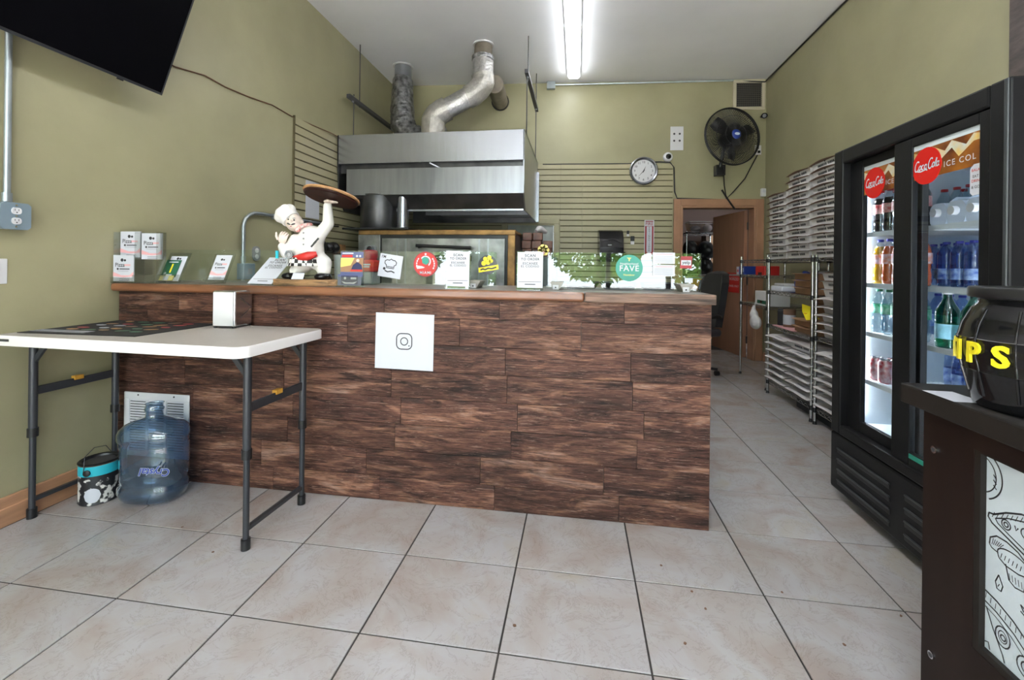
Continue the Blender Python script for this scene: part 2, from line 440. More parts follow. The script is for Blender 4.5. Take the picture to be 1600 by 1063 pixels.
def wood_plank():
    m = mat('plank_wood', (0.2, 0.1, 0.06), .45, spec=.22)
    nt = m.node_tree; N = nt.nodes; L = nt.links; b = N['Principled BSDF']
    tc = N.new('ShaderNodeTexCoord'); oi = N.new('ShaderNodeObjectInfo')
    off = N.new('ShaderNodeVectorMath'); off.operation = 'MULTIPLY_ADD'; off.inputs[1].default_value = (31, 17, 43)
    L.new(oi.outputs['Random'], off.inputs[0]); L.new(tc.outputs['Object'], off.inputs[2])
    def noise(scale, st, detail=6, dist=0.0, rough=.6):
        mp = N.new('ShaderNodeMapping'); mp.inputs['Scale'].default_value = st
        n = N.new('ShaderNodeTexNoise'); n.inputs['Scale'].default_value = scale; n.inputs['Detail'].default_value = detail
        n.inputs['Distortion'].default_value = dist; n.inputs['Roughness'].default_value = rough
        L.new(off.outputs[0], mp.inputs[0]); L.new(mp.outputs[0], n.inputs[0])
        return n
    def ramp(n, els):
        r = N.new('ShaderNodeValToRGB'); e = r.color_ramp.elements
        e[0].position, e[0].color = els[0][0], (*els[0][1], 1); e[1].position, e[1].color = els[-1][0], (*els[-1][1], 1)
        for p, c in els[1:-1]:
            q = e.new(p); q.color = (*c, 1)
        L.new(n.outputs[0], r.inputs[0]); return r
    def mult(a, b, f=1.0, mode='MULTIPLY'):
        mx = N.new('ShaderNodeMix'); mx.data_type = 'RGBA'; mx.blend_type = mode
        if isinstance(f, float): mx.inputs[0].default_value = f
        else: L.new(f, mx.inputs[0])
        L.new(a, mx.inputs[6])
        if isinstance(b, tuple): mx.inputs[7].default_value = (*b, 1)
        else: L.new(b, mx.inputs[7])
        return mx.outputs[2]
    tone = ramp(noise(2.6, (1.0, 1, 5), 4, .7), [(.30, (0.032, 0.019, 0.016)), (.43, (0.074, 0.033, 0.024)), (.54, (0.118, 0.054, 0.038)), (.60, (0.215, 0.108, 0.068)), (.72, (0.29, 0.175, 0.135))])
    grain = ramp(noise(5, (1.3, 1, 20), 12, 1.4, .74), [(.34, (0.10, 0.09, 0.10)), (.44, (0.55, 0.53, 0.53)), (.54, (1.0, 1.0, 1.0)), (.68, (1.7, 1.65, 1.6))])
    blot = ramp(noise(3.4, (.8, 1, 4), 6, 1.2), [(.55, (1, 1, 1)), (.66, (0.26, 0.27, 0.31))])
    line = ramp(noise(4, (1.5, 1, 30), 8, 2.2, .7), [(.57, (0, 0, 0)), (.66, (1, 1, 1))])
    colr = mult(mult(tone.outputs[0], grain.outputs[0]), blot.outputs[0], .9)
    colr = mult(colr, (0.29, 0.185, 0.145), line.outputs[0], 'MIX')
    mx2_out = colr
    hs = N.new('ShaderNodeHueSaturation'); mr = N.new('ShaderNodeMapRange'); mr.inputs['To Min'].default_value = .85; mr.inputs['To Max'].default_value = 1.25
    L.new(oi.outputs['Random'], mr.inputs[0]); L.new(mr.outputs[0], hs.inputs['Value']); L.new(mx2_out, hs.inputs['Color'])
    L.new(hs.outputs[0], b.inputs['Base Color'])
    bp = N.new('ShaderNodeBump'); bp.inputs['Strength'].default_value = .25; bp.inputs['Distance'].default_value = .004
    L.new(grain.outputs[0], bp.inputs['Height']); L.new(bp.outputs[0], b.inputs['Normal'])
wood_plank()
def floor_tile():
    m = mat('floor_tile', (0.6, 0.55, 0.5), .14)
    nt = m.node_tree; N = nt.nodes; L = nt.links; b = N['Principled BSDF']
    tc = N.new('ShaderNodeTexCoord'); oi = N.new('ShaderNodeObjectInfo')
    off = N.new('ShaderNodeVectorMath'); off.operation = 'MULTIPLY_ADD'; off.inputs[1].default_value = (31, 17, 43)
    L.new(oi.outputs['Random'], off.inputs[0]); L.new(tc.outputs['Object'], off.inputs[2])
    def noise(scale, detail, dist, rough=.55):
        n = N.new('ShaderNodeTexNoise'); n.inputs['Scale'].default_value = scale; n.inputs['Detail'].default_value = detail
        n.inputs['Distortion'].default_value = dist; n.inputs['Roughness'].default_value = rough
        L.new(off.outputs[0], n.inputs[0]); return n
    r = N.new('ShaderNodeValToRGB'); e = r.color_ramp.elements
    e[0].position, e[0].color = .28, (0.33, 0.27, 0.25, 1); e[1].position, e[1].color = .76, (0.39, 0.355, 0.30, 1)
    q = e.new(.45); q.color = (0.375, 0.345, 0.335, 1); q = e.new(.58); q.color = (0.40, 0.39, 0.40, 1)
    L.new(noise(3.2, 6, .8).outputs[0], r.inputs[0])
    v = N.new('ShaderNodeValToRGB'); e = v.color_ramp.elements
    e[0].position, e[0].color = .485, (1, 1, 1, 1); e[1].position, e[1].color = .515, (1, 1, 1, 1)
    q = e.new(.5); q.color = (0.76, 0.73, 0.70, 1)
    L.new(noise(6, 9, 1.8, .7).outputs[0], v.inputs[0])
    mx = N.new('ShaderNodeMix'); mx.data_type = 'RGBA'; mx.blend_type = 'MULTIPLY'; mx.inputs[0].default_value = .8
    L.new(r.outputs[0], mx.inputs[6]); L.new(v.outputs[0], mx.inputs[7])
    L.new(mx.outputs[2], b.inputs['Base Color'])
    mr = N.new('ShaderNodeMapRange'); mr.inputs['To Min'].default_value = .10; mr.inputs['To Max'].default_value = .24
    L.new(noise(11, 5, .5).outputs[0], mr.inputs[0]); L.new(mr.outputs[0], b.inputs['Roughness'])
floor_tile()
def checker():
    m = mat('apron_check', (0.5, 0.5, 0.5), .45)
    nt = m.node_tree; N = nt.nodes; L = nt.links
    tc = N.new('ShaderNodeTexCoord'); ch = N.new('ShaderNodeTexChecker'); ch.inputs['Scale'].default_value = 46
    ch.inputs[1].default_value = (.75, .74, .72, 1); ch.inputs[2].default_value = (.015, .015, .015, 1)
    L.new(tc.outputs['Object'], ch.inputs[0]); L.new(ch.outputs[0], N['Principled BSDF'].inputs['Base Color'])
checker()
# ------------------------------------------------------------------ the setting
TW, TD = 0.468, 0.40
fl = struct(MB().box(XL - .12, XR + .12, YF, 9.2, -.06, -.0035).build('floor', 'grout'))
GX = lambda c: (c - 5.4946) * TW
GY = lambda r: (r + 3.4232) * TD
tile_cache = {}
g = .0032
for r in range(-9, 14):
    for c in range(-1, 11):
        x0, x1 = max(GX(c), XL), min(GX(c + 1), XR)
        if x1 - x0 < .03: continue
        y0, y1 = GY(r), GY(r + 1)
        key = (round(x1 - x0, 3))
        if key not in tile_cache:
            w, d = (x1 - x0) / 2 - g, TD / 2 - g
            b = .0012
            mb = MB()
            vs = [(-w, -d, -.004), (w, -d, -.004), (w, d, -.004), (-w, d, -.004), (-w, -d, -b), (w, -d, -b), (w, d, -b), (-w, d, -b),
                  (-w + b, -d + b, 0), (w - b, -d + b, 0), (w - b, d - b, 0), (-w + b, d - b, 0)]
            fs = [(0, 1, 5, 4), (1, 2, 6, 5), (2, 3, 7, 6), (3, 0, 4, 7), (4, 5, 9, 8), (5, 6, 10, 9), (6, 7, 11, 10), (7, 4, 8, 11), (8, 9, 10, 11)]
            o = mb.raw(vs, fs).build('tile', 'floor_tile', fl)
            tile_cache[key] = o.data
        else:
            o = bpy.data.objects.new('tile', tile_cache[key]); col.objects.link(o); o.parent = fl
        o.location = ((x0 + x1) / 2, (y0 + y1) / 2, 0)

# back wall with door opening (door between X 1.345 and 2.33, up to 2.06)
DX0, DX1, DZ = 1.36, 2.335, 2.055
WX0, WX1, WZ0, WZ1 = -.96, -.33, 1.02, 1.80          # the small window beside the oven
def wallquad(mb, x0, x1, z0, z1, t=.14):
    p = [(x0, wy(x0)), (x1, wy(x1)), (x1, wy(x1) + t), (x0, wy(x0) + t)]
    vs = [(x, y, z0) for x, y in p] + [(x, y, z1) for x, y in p]
    mb.raw(vs, [(0, 1, 2, 3), (4, 5, 6, 7), (0, 1, 5, 4), (1, 2, 6, 5), (2, 3, 7, 6), (3, 0, 4, 7)])
mb = MB()
wallquad(mb, XL - .1, WX0, 0, HC)
wallquad(mb, WX0, WX1, 0, WZ0); wallquad(mb, WX0, WX1, WZ1, HC)
wallquad(mb, WX1, DX0, 0, HC); wallquad(mb, DX0, DX1, DZ, HC); wallquad(mb, DX1, XR + .1, 0, HC)
wb = struct(mb.build('wall_back', 'paint_olive'))
wl = struct(MB().box(XL - .12, XL, YF, 6.25, 0, HC).build('wall_left', 'paint_olive'))
wr = struct(MB().box(XR, XR + .12, YF, 6.6, 0, HC).build('wall_right', 'paint_olive'))
struct(MB().box(XL - .12, XR + .12, YF - .1, 6.6, HC, HC + .12).build('ceiling', 'ceiling_white'))
# storefront wall behind the viewer: sill, header, piers; openings let the daylight in
mb = MB().box(XL - .12, XR + .12, YF - .14, YF, 3.0, HC).box(XL - .12, XL + .12, YF - .14, YF, 0, 3.0).box(XR - .12, XR + .12, YF - .14, YF, 0, 3.0)
struct(mb.build('wall_front', 'paint_olive'))
wf = struct(MB().box(XL + .12, XR - .12, YF - .12, YF - .02, 0, .12).build('window_2', 'dark_grey'))
for x in (-1.55, -.55, .5, 1.45):
    MB().box(x - .035, x + .035, YF - .12, YF - .02, .12, 3.0).build('mullion', 'dark_grey', wf)
MB().box(XL + .12, XR - .12, YF - .12, YF - .02, 2.2, 2.28).build('transom', 'dark_grey', wf)
# dark tile-clad length of the right wall above the cooler
wc = struct(MB().box(XR - .02, XR, YF, 2.915, 0, HC).build('trim_2', 'tile_dark'))
# baseboards
struct(MB().box(XL, XL + .018, YF, YC, 0, .132).box(XL, XL + .024, YF, YC, 0, .085).build('baseboard_left', 'base_wood', bevel=.004))
struct(MB().box(XR - .018, XR, 2.9, wy(XR) - .02, 0, .12).build('baseboard_right', 'base_wood', bevel=.004))

# slat boards: three inch boards with dark grooves between, part of each wall
SP = .0773
def slats_back(x0, x1):
    mb = MB(); fn = bfn(0, 0)
    c = math.cos(BANG)
    mb.prism([(x0 / c, 2.62 - 25 * SP), (x1 / c, 2.62 - 25 * SP), (x1 / c, 2.62), (x0 / c, 2.62)], fn, .004)
    mb.build('slat_backing', 'groove', wb)
    me = None
    for i in range(25):
        if me is None:
            o = MB().prism([(x0 / c, -SP + .013), (x1 / c, -SP + .013), (x1 / c, 0), (x0 / c, 0)], fn, .017).build('slat', 'slat_olive', wb); me = o.data
        else:
            o = bpy.data.objects.new('slat', me); col.objects.link(o); o.parent = wb
        o.location = (0, 0, 2.62 - i * SP)
slats_back(-2.57, WX0 - .09); slats_back(WX1 + .09, .055); slats_back(.058, 1.255)
me = None
mb = MB().box(WX0 - .09, WX1 + .09, 0, 0, 0, 0)
for i in range(11):                                     # the boards over the small window
    fn = bfn(0, 0); c = math.cos(BANG); x0, x1 = WX0 - .088, WX1 + .088
    if me is None:
        o = MB().prism([(x0 / c, -SP + .013), (x1 / c, -SP + .013), (x1 / c, 0), (x0 / c, 0)], fn, .017).build('slat', 'slat_olive', wb); me = o.data
    else:
        o = bpy.data.objects.new('slat', me); col.objects.link(o); o.parent = wb
    o.location = (0, 0, 2.62 - i * SP)
c = math.cos(BANG)
MB().prism([((WX0 - .09) / c, WZ1 + .05), ((WX1 + .09) / c, WZ1 + .05), ((WX1 + .09) / c, 2.62), ((WX0 - .09) / c, 2.62)], bfn(0, 0), .004).build('slat_backing', 'groove', wb)
SY0, SY1 = 3.70, wy(XL) - .02
MB().box(XL, XL + .004, SY0, SY1, 2.565 - 24 * SP, 2.565).build('slat_backing', 'groove', wl)
MB().box(XL, XL + .02, SY0 - .008, SY0, 2.565 - 24 * SP, 2.575).build('slat_edge', 'groove', wl)
me = None
for i in range(24):
    if me is None:
        o = MB().box(XL, XL + .017, SY0, SY1, -SP + .013, 0).build('slat', 'slat_olive', wl); me = o.data
    else:
        o = bpy.data.objects.new('slat', me); col.objects.link(o); o.parent = wl
    o.location = (0, 0, 2.565 - i * SP)

# small obscured window on the back wall
cx = (WX0 + WX1) / 2
win = thing('window_1', 'small back window', 'window', (cx, wy(cx), WZ0), BANG)
del win['label'], win['category']; win['kind'] = 'structure'
w, h = WX1 - WX0, WZ1 - WZ0
MB().box(-w / 2 - .08, w / 2 + .08, -.035, .0, h, h + .08).box(-w / 2 - .08, w / 2 + .08, -.035, .0, -.08, 0).box(-w / 2 - .08, -w / 2, -.035, 0, 0, h).box(w / 2, w / 2 + .08, -.035, 0, 0, h).build('window_frame', 'slat_olive', win, bevel=.006)
MB().box(-w / 2, w / 2, .02, .035, 0, h).build('pane', 'obscure', win)
MB().box(-w / 2, w / 2, .0, .03, h * .48, h * .48 + .03).build('sash_bar', 'white', win)

# door: frame, leaf swung back into the store room
dr = thing('door_1', 'x', 'x', ((DX0 + DX1) / 2, wy((DX0 + DX1) / 2), 0), BANG)
del dr['label'], dr['category']; dr['kind'] = 'structure'
hw = (DX1 - DX0) / 2 / math.cos(BANG)
MB().box(-hw - .09, -hw, -.03, 0, 0, DZ + .09).box(-hw, -hw + .03, -.03, .14, 0, DZ).build('door_jamb', 'frame_brown', dr, bevel=.006)
MB().box(hw, hw + .095, -.03, 0, 0, DZ + .09).box(hw - .03, hw, -.03, .14, 0, DZ).build('door_jamb', 'frame_brown', dr, bevel=.006)
MB().box(-hw - .0, hw + .0, -.03, 0, DZ, DZ + .09).box(-hw + .03, hw - .03, -.03, .14, DZ - .03, DZ).build('door_head', 'frame_brown', dr, bevel=.006)
lf = MB().box(-.045, 0, 0, .88, .012, DZ - .04).build('door_leaf', 'door_brown', dr, bevel=.003)
lf.location = (hw - .035, .15, 0); lf.rotation_euler = (0, 0, math.radians(6))
for z in (.25, 1.05, 1.8):
    MB().cyl((.005, -.008, z - .05), (.005, -.008, z + .05), .01).box(-.01, .02, -.02, .0, z - .05, z + .05).build('hinge', 'steel_dark', lf)
fnl = lambda x, y, d: Vector((-.045 - d, .30 - x, 1.02 + y))
sg = MB().prism([(-.19, -.14), (.19, -.14), (.19, .14), (-.19, .14)], fnl, .003).build('door_sign', 'red', lf)
MB().text('AUTHORIZED', .058, fnl, .0035, bold=.006).build('lettering', 'white', sg).location = (0, 0, .05)
MB().text('PERSONNEL ONLY', .042, fnl, .0035, bold=.006).build('lettering', 'white', sg).location = (0, 0, -.05)
MB().cyl((-.05, .80, 1.0), (-.11, .80, 1.0), .012).cyl((-.105, .80, 1.0), (-.105, .70, 1.0), .009).cyl((-.045, .80, 1.0), (-.055, .80, 1.0), .028).build('door_handle', 'chrome', lf, smooth=40)
# store room beyond the door
struct(MB().box(.7, 3.2, 8.6, 8.7, 0, 2.7).box(3.1, 3.2, 6.46, 8.7, 0, 2.7).box(.7, .8, 6.3, 8.6, 0, 2.7).build('wall_store_room', 'room_wall'))
struct(MB().box(.7, 3.2, 6.46, 8.7, 2.7, 2.75).build('ceiling_store_room', 'ceiling_white'))
struct(MB().box(XR + .12, 3.2, 6.3, 8.7, -.06, -.001).build('floor_store_room', 'floor_tile'))
# ------------------------------------------------------------------ service counter
CX0, CX1, CYB = XL + .006, .618, 2.66
ct = thing('service_counter', 'long service counter clad in dark brown wood-look planks', 'counter', ((CX0 + CX1) / 2, YC, 0))
ox = (CX0 + CX1) / 2
MB((ox, YC, 0)).box(CX0, CX1 - .012, YC + .012, CYB, 0, 1.052).build('body', 'bracket_beige', ct)
MB((ox, YC, 0)).box(CX1 - .012, CX1, YC + .001, CYB, 0, 1.052).build('end_panel', 'plank_wood', ct)
zs = [0, .125, .262, .40, .537, .675, .812, .95, 1.051]
pm = {}
for r in range(8):
    x = CX0 - random.uniform(.1, .5)
    while x < CX1 - .001:
        x1 = x + .605
        a, b = max(x, CX0), min(x1, CX1)
        x = x1
        if b - a < .02: continue
        if CX1 - b < .05: b = CX1; x = CX1
        k = (round(b - a, 3), r)
        w, h = (b - a) / 2, (zs[r + 1] - zs[r]) / 2
        e = .0007
        if k not in pm:
            vs = [(-w + e, .012, -h + e), (w - e, .012, -h + e), (w - e, .012, h - e), (-w + e, .012, h - e),
                  (-w + e, .0015, -h + e), (w - e, .0015, -h + e), (w - e, .0015, h - e), (-w + e, .0015, h - e),
                  (-w + 2 * e, 0, -h + 2 * e), (w - 2 * e, 0, -h + 2 * e), (w - 2 * e, 0, h - 2 * e), (-w + 2 * e, 0, h - 2 * e)]
            fs = [(0, 1, 5, 4), (1, 2, 6, 5), (2, 3, 7, 6), (3, 0, 4, 7), (4, 5, 9, 8), (5, 6, 10, 9), (6, 7, 11, 10), (7, 4, 8, 11), (8, 9, 10, 11)]
            o = MB().raw(vs, fs).build('plank', 'plank_wood', ct); pm[k] = o.data
        else:
            o = bpy.data.objects.new('plank', pm[k]); col.objects.link(o); o.parent = ct
        o.location = ((a + b) / 2 - ox, random.uniform(-.0005, .0005), (zs[r] + zs[r + 1]) / 2)
# the continuous worktop
wt = thing('countertop', 'brown wooden bar top with rounded front edge along the counter', 'countertop', (ox, YC, 1.052))
T0, T1 = YC - .05, CYB + .03
mb = MB((ox, YC, 1.052)); mb.box(XL + .004, CX1 + .004, T0 + .03, T1, 1.0525, ZT).build('board', 'top_grey', wt, bevel=.003)
SEAM = .035
mb = MB((ox, YC, 1.052)); mb.box(XL - .0 + .004, SEAM, T0, T0 + .03, 1.0525, ZT + .001).build('edge_strip', 'edge_wood', wt, bevel=.014, seg=4)
mb = MB((ox, YC, 1.052)); mb.box(SEAM + .003, CX1 + .006, T0 - .004, T0 + .03, 1.0525, ZT + .001).build('edge_strip', 'edge_wood_rough', wt, bevel=.004, label='rough weathered board edge with dark grain')

# white square sign stuck on the counter front (its code is left out)
p0, p1 = atY(587, 490, YC), atY(678, 578, YC)
cxs, czs = (p0.x + p1.x) / 2, (p0.z + p1.z) / 2
fn = lambda x, y, d: Vector((cxs + x, YC - .002 - d, czs + y))
sgn = thing('square_sign', 'white square sticker with a camera emblem on the counter front', 'sign', (cxs, YC - .002, czs))
mb = MB((cxs, YC - .002, czs)); mb.prism([(-.158, -.142), (.155, -.146), (.158, .140), (-.155, .145)], fn, .002).build('sheet', 'paper', sgn)
mb = MB((cxs, YC - .002, czs))
mb.stroke(rrect(.082, .080, .024), .0055, fn, .0026, closed=True); mb.stroke(circ(.019, 20), .005, fn, .0026, closed=True); mb.prism(circ(.0035, 10, .026, -.022), fn, .0028)
mb.build('emblem', 'print_dark', sgn)

# white return-air grille low on the counter front
p0, p1 = atY(197, 611, YC), atY(297, 718, YC)
gv = thing('return_air_grille', 'white louvred air grille set low in the plank counter', 'grille', ((p0.x + p1.x) / 2, YC, p1.z))
gw, gh = (p1.x - p0.x) / 2, p0.z - p1.z
MB().box(-gw, gw, -.012, -.003, 0, .028).box(-gw, gw, -.012, -.003, gh - .04, gh).box(-gw, -gw + .035, -.012, -.003, .028, gh - .04).box(gw - .035, gw, -.012, -.003, .028, gh - .04).build('frame', 'white', gv, bevel=.003)
MB().box(-gw + .03, gw - .03, -.004, -.002, .02, gh - .03).build('backing', 'black', gv)
iw = (2 * gw - .07) / 3
for k in (1, 2):
    x = -gw + .035 + iw * k; MB().box(x - .008, x + .008, -.012, -.003, .028, gh - .04).build('divider', 'white', gv)
nl = 20
for i in range(nl):
    z = .034 + (gh - .08) * i / (nl - 1)
    MB().raw([(-gw + .035, -.011, z - .003), (gw - .035, -.011, z - .003), (gw - .035, -.005, z + .005), (-gw + .035, -.005, z + .005)], [(0, 1, 2, 3)]).build('louver', 'white', gv)
for x in (-gw * .55, gw * .55): MB().cyl((x, -.0135, gh - .014), (x, -.012, gh - .014), .005, n=10).build('screw', 'dark_grey', gv)

# ------------------------------------------------------------------ glass guards standing on the worktop
GYP = 2.36
def guard(u0, u1, vt, vb, brk, label, stickers=()):
    a, b = atY(u0, vt, GYP), atY(u1, vt, GYP)
    x0, x1 = a.x, b.x; zt = 1.295
    t = thing('sneeze_guard', label, 'glass panel', ((x0 + x1) / 2, GYP, ZT), group='glass guards along the counter top')
    O = ((x0 + x1) / 2, GYP, ZT)
    MB(O).box(x0, x1, GYP, GYP + .006, ZT + .004, zt).build('pane', 'guard_glass', t, bevel=.001, seg=1)
    for u in brk:
        x = atY(u, 450, GYP - .05).x
        mb = MB(O)
        mb.prism([(-.032, .040), (.038, .040), (.015, .0), (-.012, .0)], lambda p, q, d: Vector((x + p, GYP - .07 + d, ZT + .001 + q)), .14, 0)
        br = mb.build('bracket', 'bracket_beige', t, bevel=.003)
        MB(O).box(x - .017, x + .013, GYP - .072, GYP - .0705, ZT + .002, ZT + .026).build('bracket_face', 'white', br)
        MB(O).cyl((x - .002, GYP - .0745, ZT + .013), (x - .002, GYP - .072, ZT + .013), .004, n=10).build('bolt', 'black', br)
    return t
guard(250, 519, 384, 440, (), 'clear glass guard behind the menu holders, end nearest the olive wall')
guard(523, 776, 390, 445, (741,), 'clear glass guard carrying the red round and yellow stickers')
guard(846, 1096, 397, 458, (869, 1071), 'clear glass guard carrying the round teal sticker')

def gpt(u, v, d=.0025): return atY(u, v, GYP - d)
def sticker(name, label, cat, u, v):
    p = gpt(u, v); t = thing(name, label, cat, tuple(p), 0, None)
    return t, (lambda x, y, d: Vector((x, -d, y)))
PXM = .00362      # metres per pixel on the guard plane
# white square sticker, tilted, a chef's hat drawn in black
t, f0 = sticker('square_sticker', 'white square sticker with black line drawing, tilted on the glass guard', 'sticker', 610, 416)
rot = math.radians(-8); f1 = lambda x, y, d: f0(x * math.cos(rot) - y * math.sin(rot), x * math.sin(rot) + y * math.cos(rot), d)
MB().prism([(-.068, -.065), (.068, -.065), (.068, .065), (-.068, .065)], f1, .001).build('sheet', 'paper', t)
mb = MB()
hat = [(-.022, -.012), (-.024, .004), (-.034, .012), (-.034, .026), (-.022, .034), (-.01, .032), (0, .04), (.012, .034), (.024, .034), (.034, .024), (.032, .010), (.022, .004), (.022, -.012)]
mb.stroke(hat, .005, f1, .0014, closed=True); mb.stroke([(-.022, -.004), (.022, -.004)], .004, f1, .0014)
mb.stroke([(-.03, -.028), (-.012, -.034), (.01, -.028), (.03, -.034)], .007, f1, .0014); mb.prism(circ(.008, 12, -.034, -.018), f1, .0014)
mb.text("I'M", .022, lambda x, y, d: f1(x - .045, y + .048, d), .0014, bold=.01)
mb.build('drawing', 'print_dark', t)
# red round sticker
t, f0 = sticker('round_sticker', 'red round sticker reading MIAMI stuck on the glass guard', 'sticker', 665, 413)
MB().prism(circ(.070, 40), f0, .001).build('rim', 'red_dark', t)
MB().prism(circ(.065, 40), f0, .0014).build('disc', 'red', t)
mb = MB(); mb.text('MIAMI', .022, lambda x, y, d: f0(x, y - .048, d), .0018, bold=.01, space=1.15); mb.prism(circ(.006, 8, -.0, .056), f0, .002)
mb.prism([(-.056, -.014), (-.04, -.026), (-.012, -.022), (-.004, -.018), (-.02, -.011), (-.045, -.008)], f0, .002)
mb.stroke(circ(.028, 14, 0, .016, -.9, 2.6, end=True), .007, f0, .002)
mb.build('lettering', 'paper', t)
MB().prism([(-.022, .03), (-.004, .042), (.018, .032), (.02, .008), (.004, -.004), (-.018, .006)], f0, .0024).build('emblem', 'green_teal', t)
mb = MB()
for a in [math.radians(q) for q in (205, 190, 175, 160, 145, 35, 20, 5, -10, -25)]:
    mb.obox(f0(.051 * math.cos(a), .051 * math.sin(a), .0018), (.0035, .0004, .005), Matrix.Rotation(-a, 3, 'Y'))
mb.build('ring_marks', 'paper', t)
# yellow and black sticker
t, f0 = sticker('round_sticker', 'black round sticker with yellow lettering and banner on the glass guard', 'sticker', 762, 414)
MB().prism(circ(.052, 32), f0, .001).build('disc', 'dark_grey', t)
mb = MB(); rb = math.radians(10)
f2 = lambda x, y, d: f0(x * math.cos(rb) - y * math.sin(rb), x * math.sin(rb) + y * math.cos(rb), d)
mb.prism([(-.056, -.034), (.056, -.034), (.058, -.008), (-.054, -.008)], f2, .0016)
for x, y, r in ((-.02, .012, .014), (.004, .014, .015), (.022, .018, .012), (-.008, .034, .012), (.016, .038, .012)): mb.prism(circ(r, 9, x, y), f2, .0016)
mb.build('banner', 'yellow', t)
MB().stroke([(-.044, -.021), (-.03, -.018), (-.018, -.024), (0, -.019), (.02, -.024), (.046, -.02)], .008, f2, .002).build('banner_print', 'print_dark', t)
# teal FAVE sticker
t, f0 = sticker('round_sticker', 'teal round sticker reading FAVE on the glass guard', 'sticker', 983, 419)
MB().prism(circ(.069, 40), f0, .001).build('disc', 'green_teal', t)
mb = MB(); mb.text('FAVE', .042, lambda x, y, d: f0(x, y - .003, d), .0014, bold=.012, space=1.1); mb.text('Neighborhood', .0155, lambda x, y, d: f0(x, y + .022, d), .0014, bold=.01)
mb.build('lettering', 'paper', t)
mb = MB(); mb.text('Nextdoor', .014, lambda x, y, d: f0(x, y - .036, d), .0014, bold=.006); mb.prism([(-.003, .036), (.003, .036), (.003, .046), (.012, .054), (-.012, .054), (-.003, .046)], f0, .0014)
mb.build('emblem', 'yellow_card', t)
# flower sticker and blue sticker, review sticker, paper notices
t, f0 = sticker('flower_sticker', 'yellow green flower sticker with pink centre by the window', 'sticker', 849, 391)
mb = MB()
for k in range(7):
    a = k * 2 * PI / 7; mb.prism(circ(.014, 9, .018 * math.cos(a), .018 * math.sin(a)), f0, .001)
mb.build('petals', 'yellow_card', t)
MB().prism(circ(.008, 10, 0, -.014), f0, .0016).build('centre', 'pink', t)
t, f0 = sticker('notice', 'white printed notice with red headings taped to the glass guard', 'notice', 1037, 413)
for y in (.031, -.033):
    sh = MB().prism([(-.055, y - .029), (.055, y - .029), (.055, y + .029), (-.055, y + .029)], f0, .0008).build('sheet', 'paper', t)
    MB().stroke([(-.04, y + .02), (.045, y + .02)], .004, f0, .0012).build('heading', 'pink', sh)
    mb = MB()
    for q in range(4): mb.stroke([(-.045, y + .008 - q * .009), (.045, y + .008 - q * .009)], .002, f0, .0012)
    mb.build('print', 'print_light', sh)
t, f0 = sticker('review_sticker', 'red window sticker reading yelp on the glass guard', 'sticker', 1072, 416)
MB().prism([(-.03, -.012), (.026, -.012), (.03, .05), (-.026, .05)], f0, .0008).build('sheet', 'red_dark', t)
MB().prism([(-.024, .004), (.024, .004), (.024, .03), (-.024, .03)], f0, .0012).text('yelp', .024, lambda x, y, d: f0(x, y + .018, d), .0016, 1, bold=.012).build('lettering', ['paper', 'print_dark'], t)
tag(MB().prism([(-.02, -.02), (.02, -.02), (.02, .004), (-.02, .004)], lambda x, y, d: Vector((x, -d, y)), .0008).build('card_sticker', 'paper'), 'small white card sticker low on the glass guard', 'sticker').location = gpt(1076, 436)
# ------------------------------------------------------------------ on the left wall
# television, tilted forward
TVY1, TVL = 2.275, 1.25
tv = thing('television', 'black flat television tilted down high on the olive wall', 'television', (-2.45, TVY1, 2.205))
tl = math.radians(21)
R = Matrix.Rotation(tl, 4, 'Y')
def tvp(mb): mb.v = [tuple(R @ Vector(v)) for v in mb.v]; return mb
tvp(MB().box(-.045, 0, -TVL, 0, 0, .72)).build('housing', 'dark_grey', tv, bevel=.004)
tvp(MB().box(.0, .002, -TVL + .008, -.008, .014, .712)).build('screen', 'screen', tv)
tvp(MB().box(-.01, .004, -TVL, 0, 0, .012).box(-.01, .004, -.007, 0, 0, .72)).build('bezel', 'leg_grey', tv)
tvp(MB().box(-.02, -.005, -.24, -.215, -.008, 0)).build('sensor', 'black', tv)
MB().box(-.12, .05, -.75, -.55, .25, .45).build('wall_mount', 'black', tv)
# conduit with outlet box at the left
Y0 = 1.645
t = thing('wall_conduit', 'grey metal conduit running down the wall below the television', 'conduit', (XL, Y0, 1.50))
MB((XL, Y0, 1.5)).cyl((XL + .02, Y0, 1.485), (XL + .02, Y0, 3.7), .0125).build('pipe', 'galvanised', t, smooth=40)
MB((XL, Y0, 1.5)).cyl((XL + .02, Y0, 1.485), (XL + .02, Y0, 1.525), .018).build('coupling', 'galvanised', t, smooth=40)
t = thing('outlet_box', 'square metal outlet box with two round sockets on the olive wall', 'outlet', (XL, 1.66, 1.36))
MB().prism([(-.056, .012), (-.044, 0), (.044, 0), (.056, .012), (.056, .11), (.044, .122), (-.044, .122), (-.056, .11)], lambda x, y, d: Vector((d + .0005, x, y)), .05).build('box', 'box_blue_grey', t, bevel=.002)
for z in (.038, .084):
    s = MB().prism(rrect(.036, .03, .012), lambda x, y, d: Vector((.0505 + d, x, z + y)), .004).build('socket', 'white', t)
    MB().box(.0545, .0552, -.008, -.006, z, z + .009).box(.0545, .0552, .006, .008, z, z + .009).cyl((.0545, 0, z - .007), (.0553, 0, z - .007), .003, n=8).build('socket_slot', 'dark_grey', s)
for z in (.012, .061, .110): MB().cyl((.05, 0, z), (.053, 0, z), .0035, n=8).build('screw', 'brass', t)
t = thing('switch_plate', 'white switch plate on the olive wall under the metal outlet box', 'switch', (XL, 1.60, 1.11))
MB().box(.0005, .006, -.06, .06, 0, .115).build('plate', 'white', t, bevel=.003)
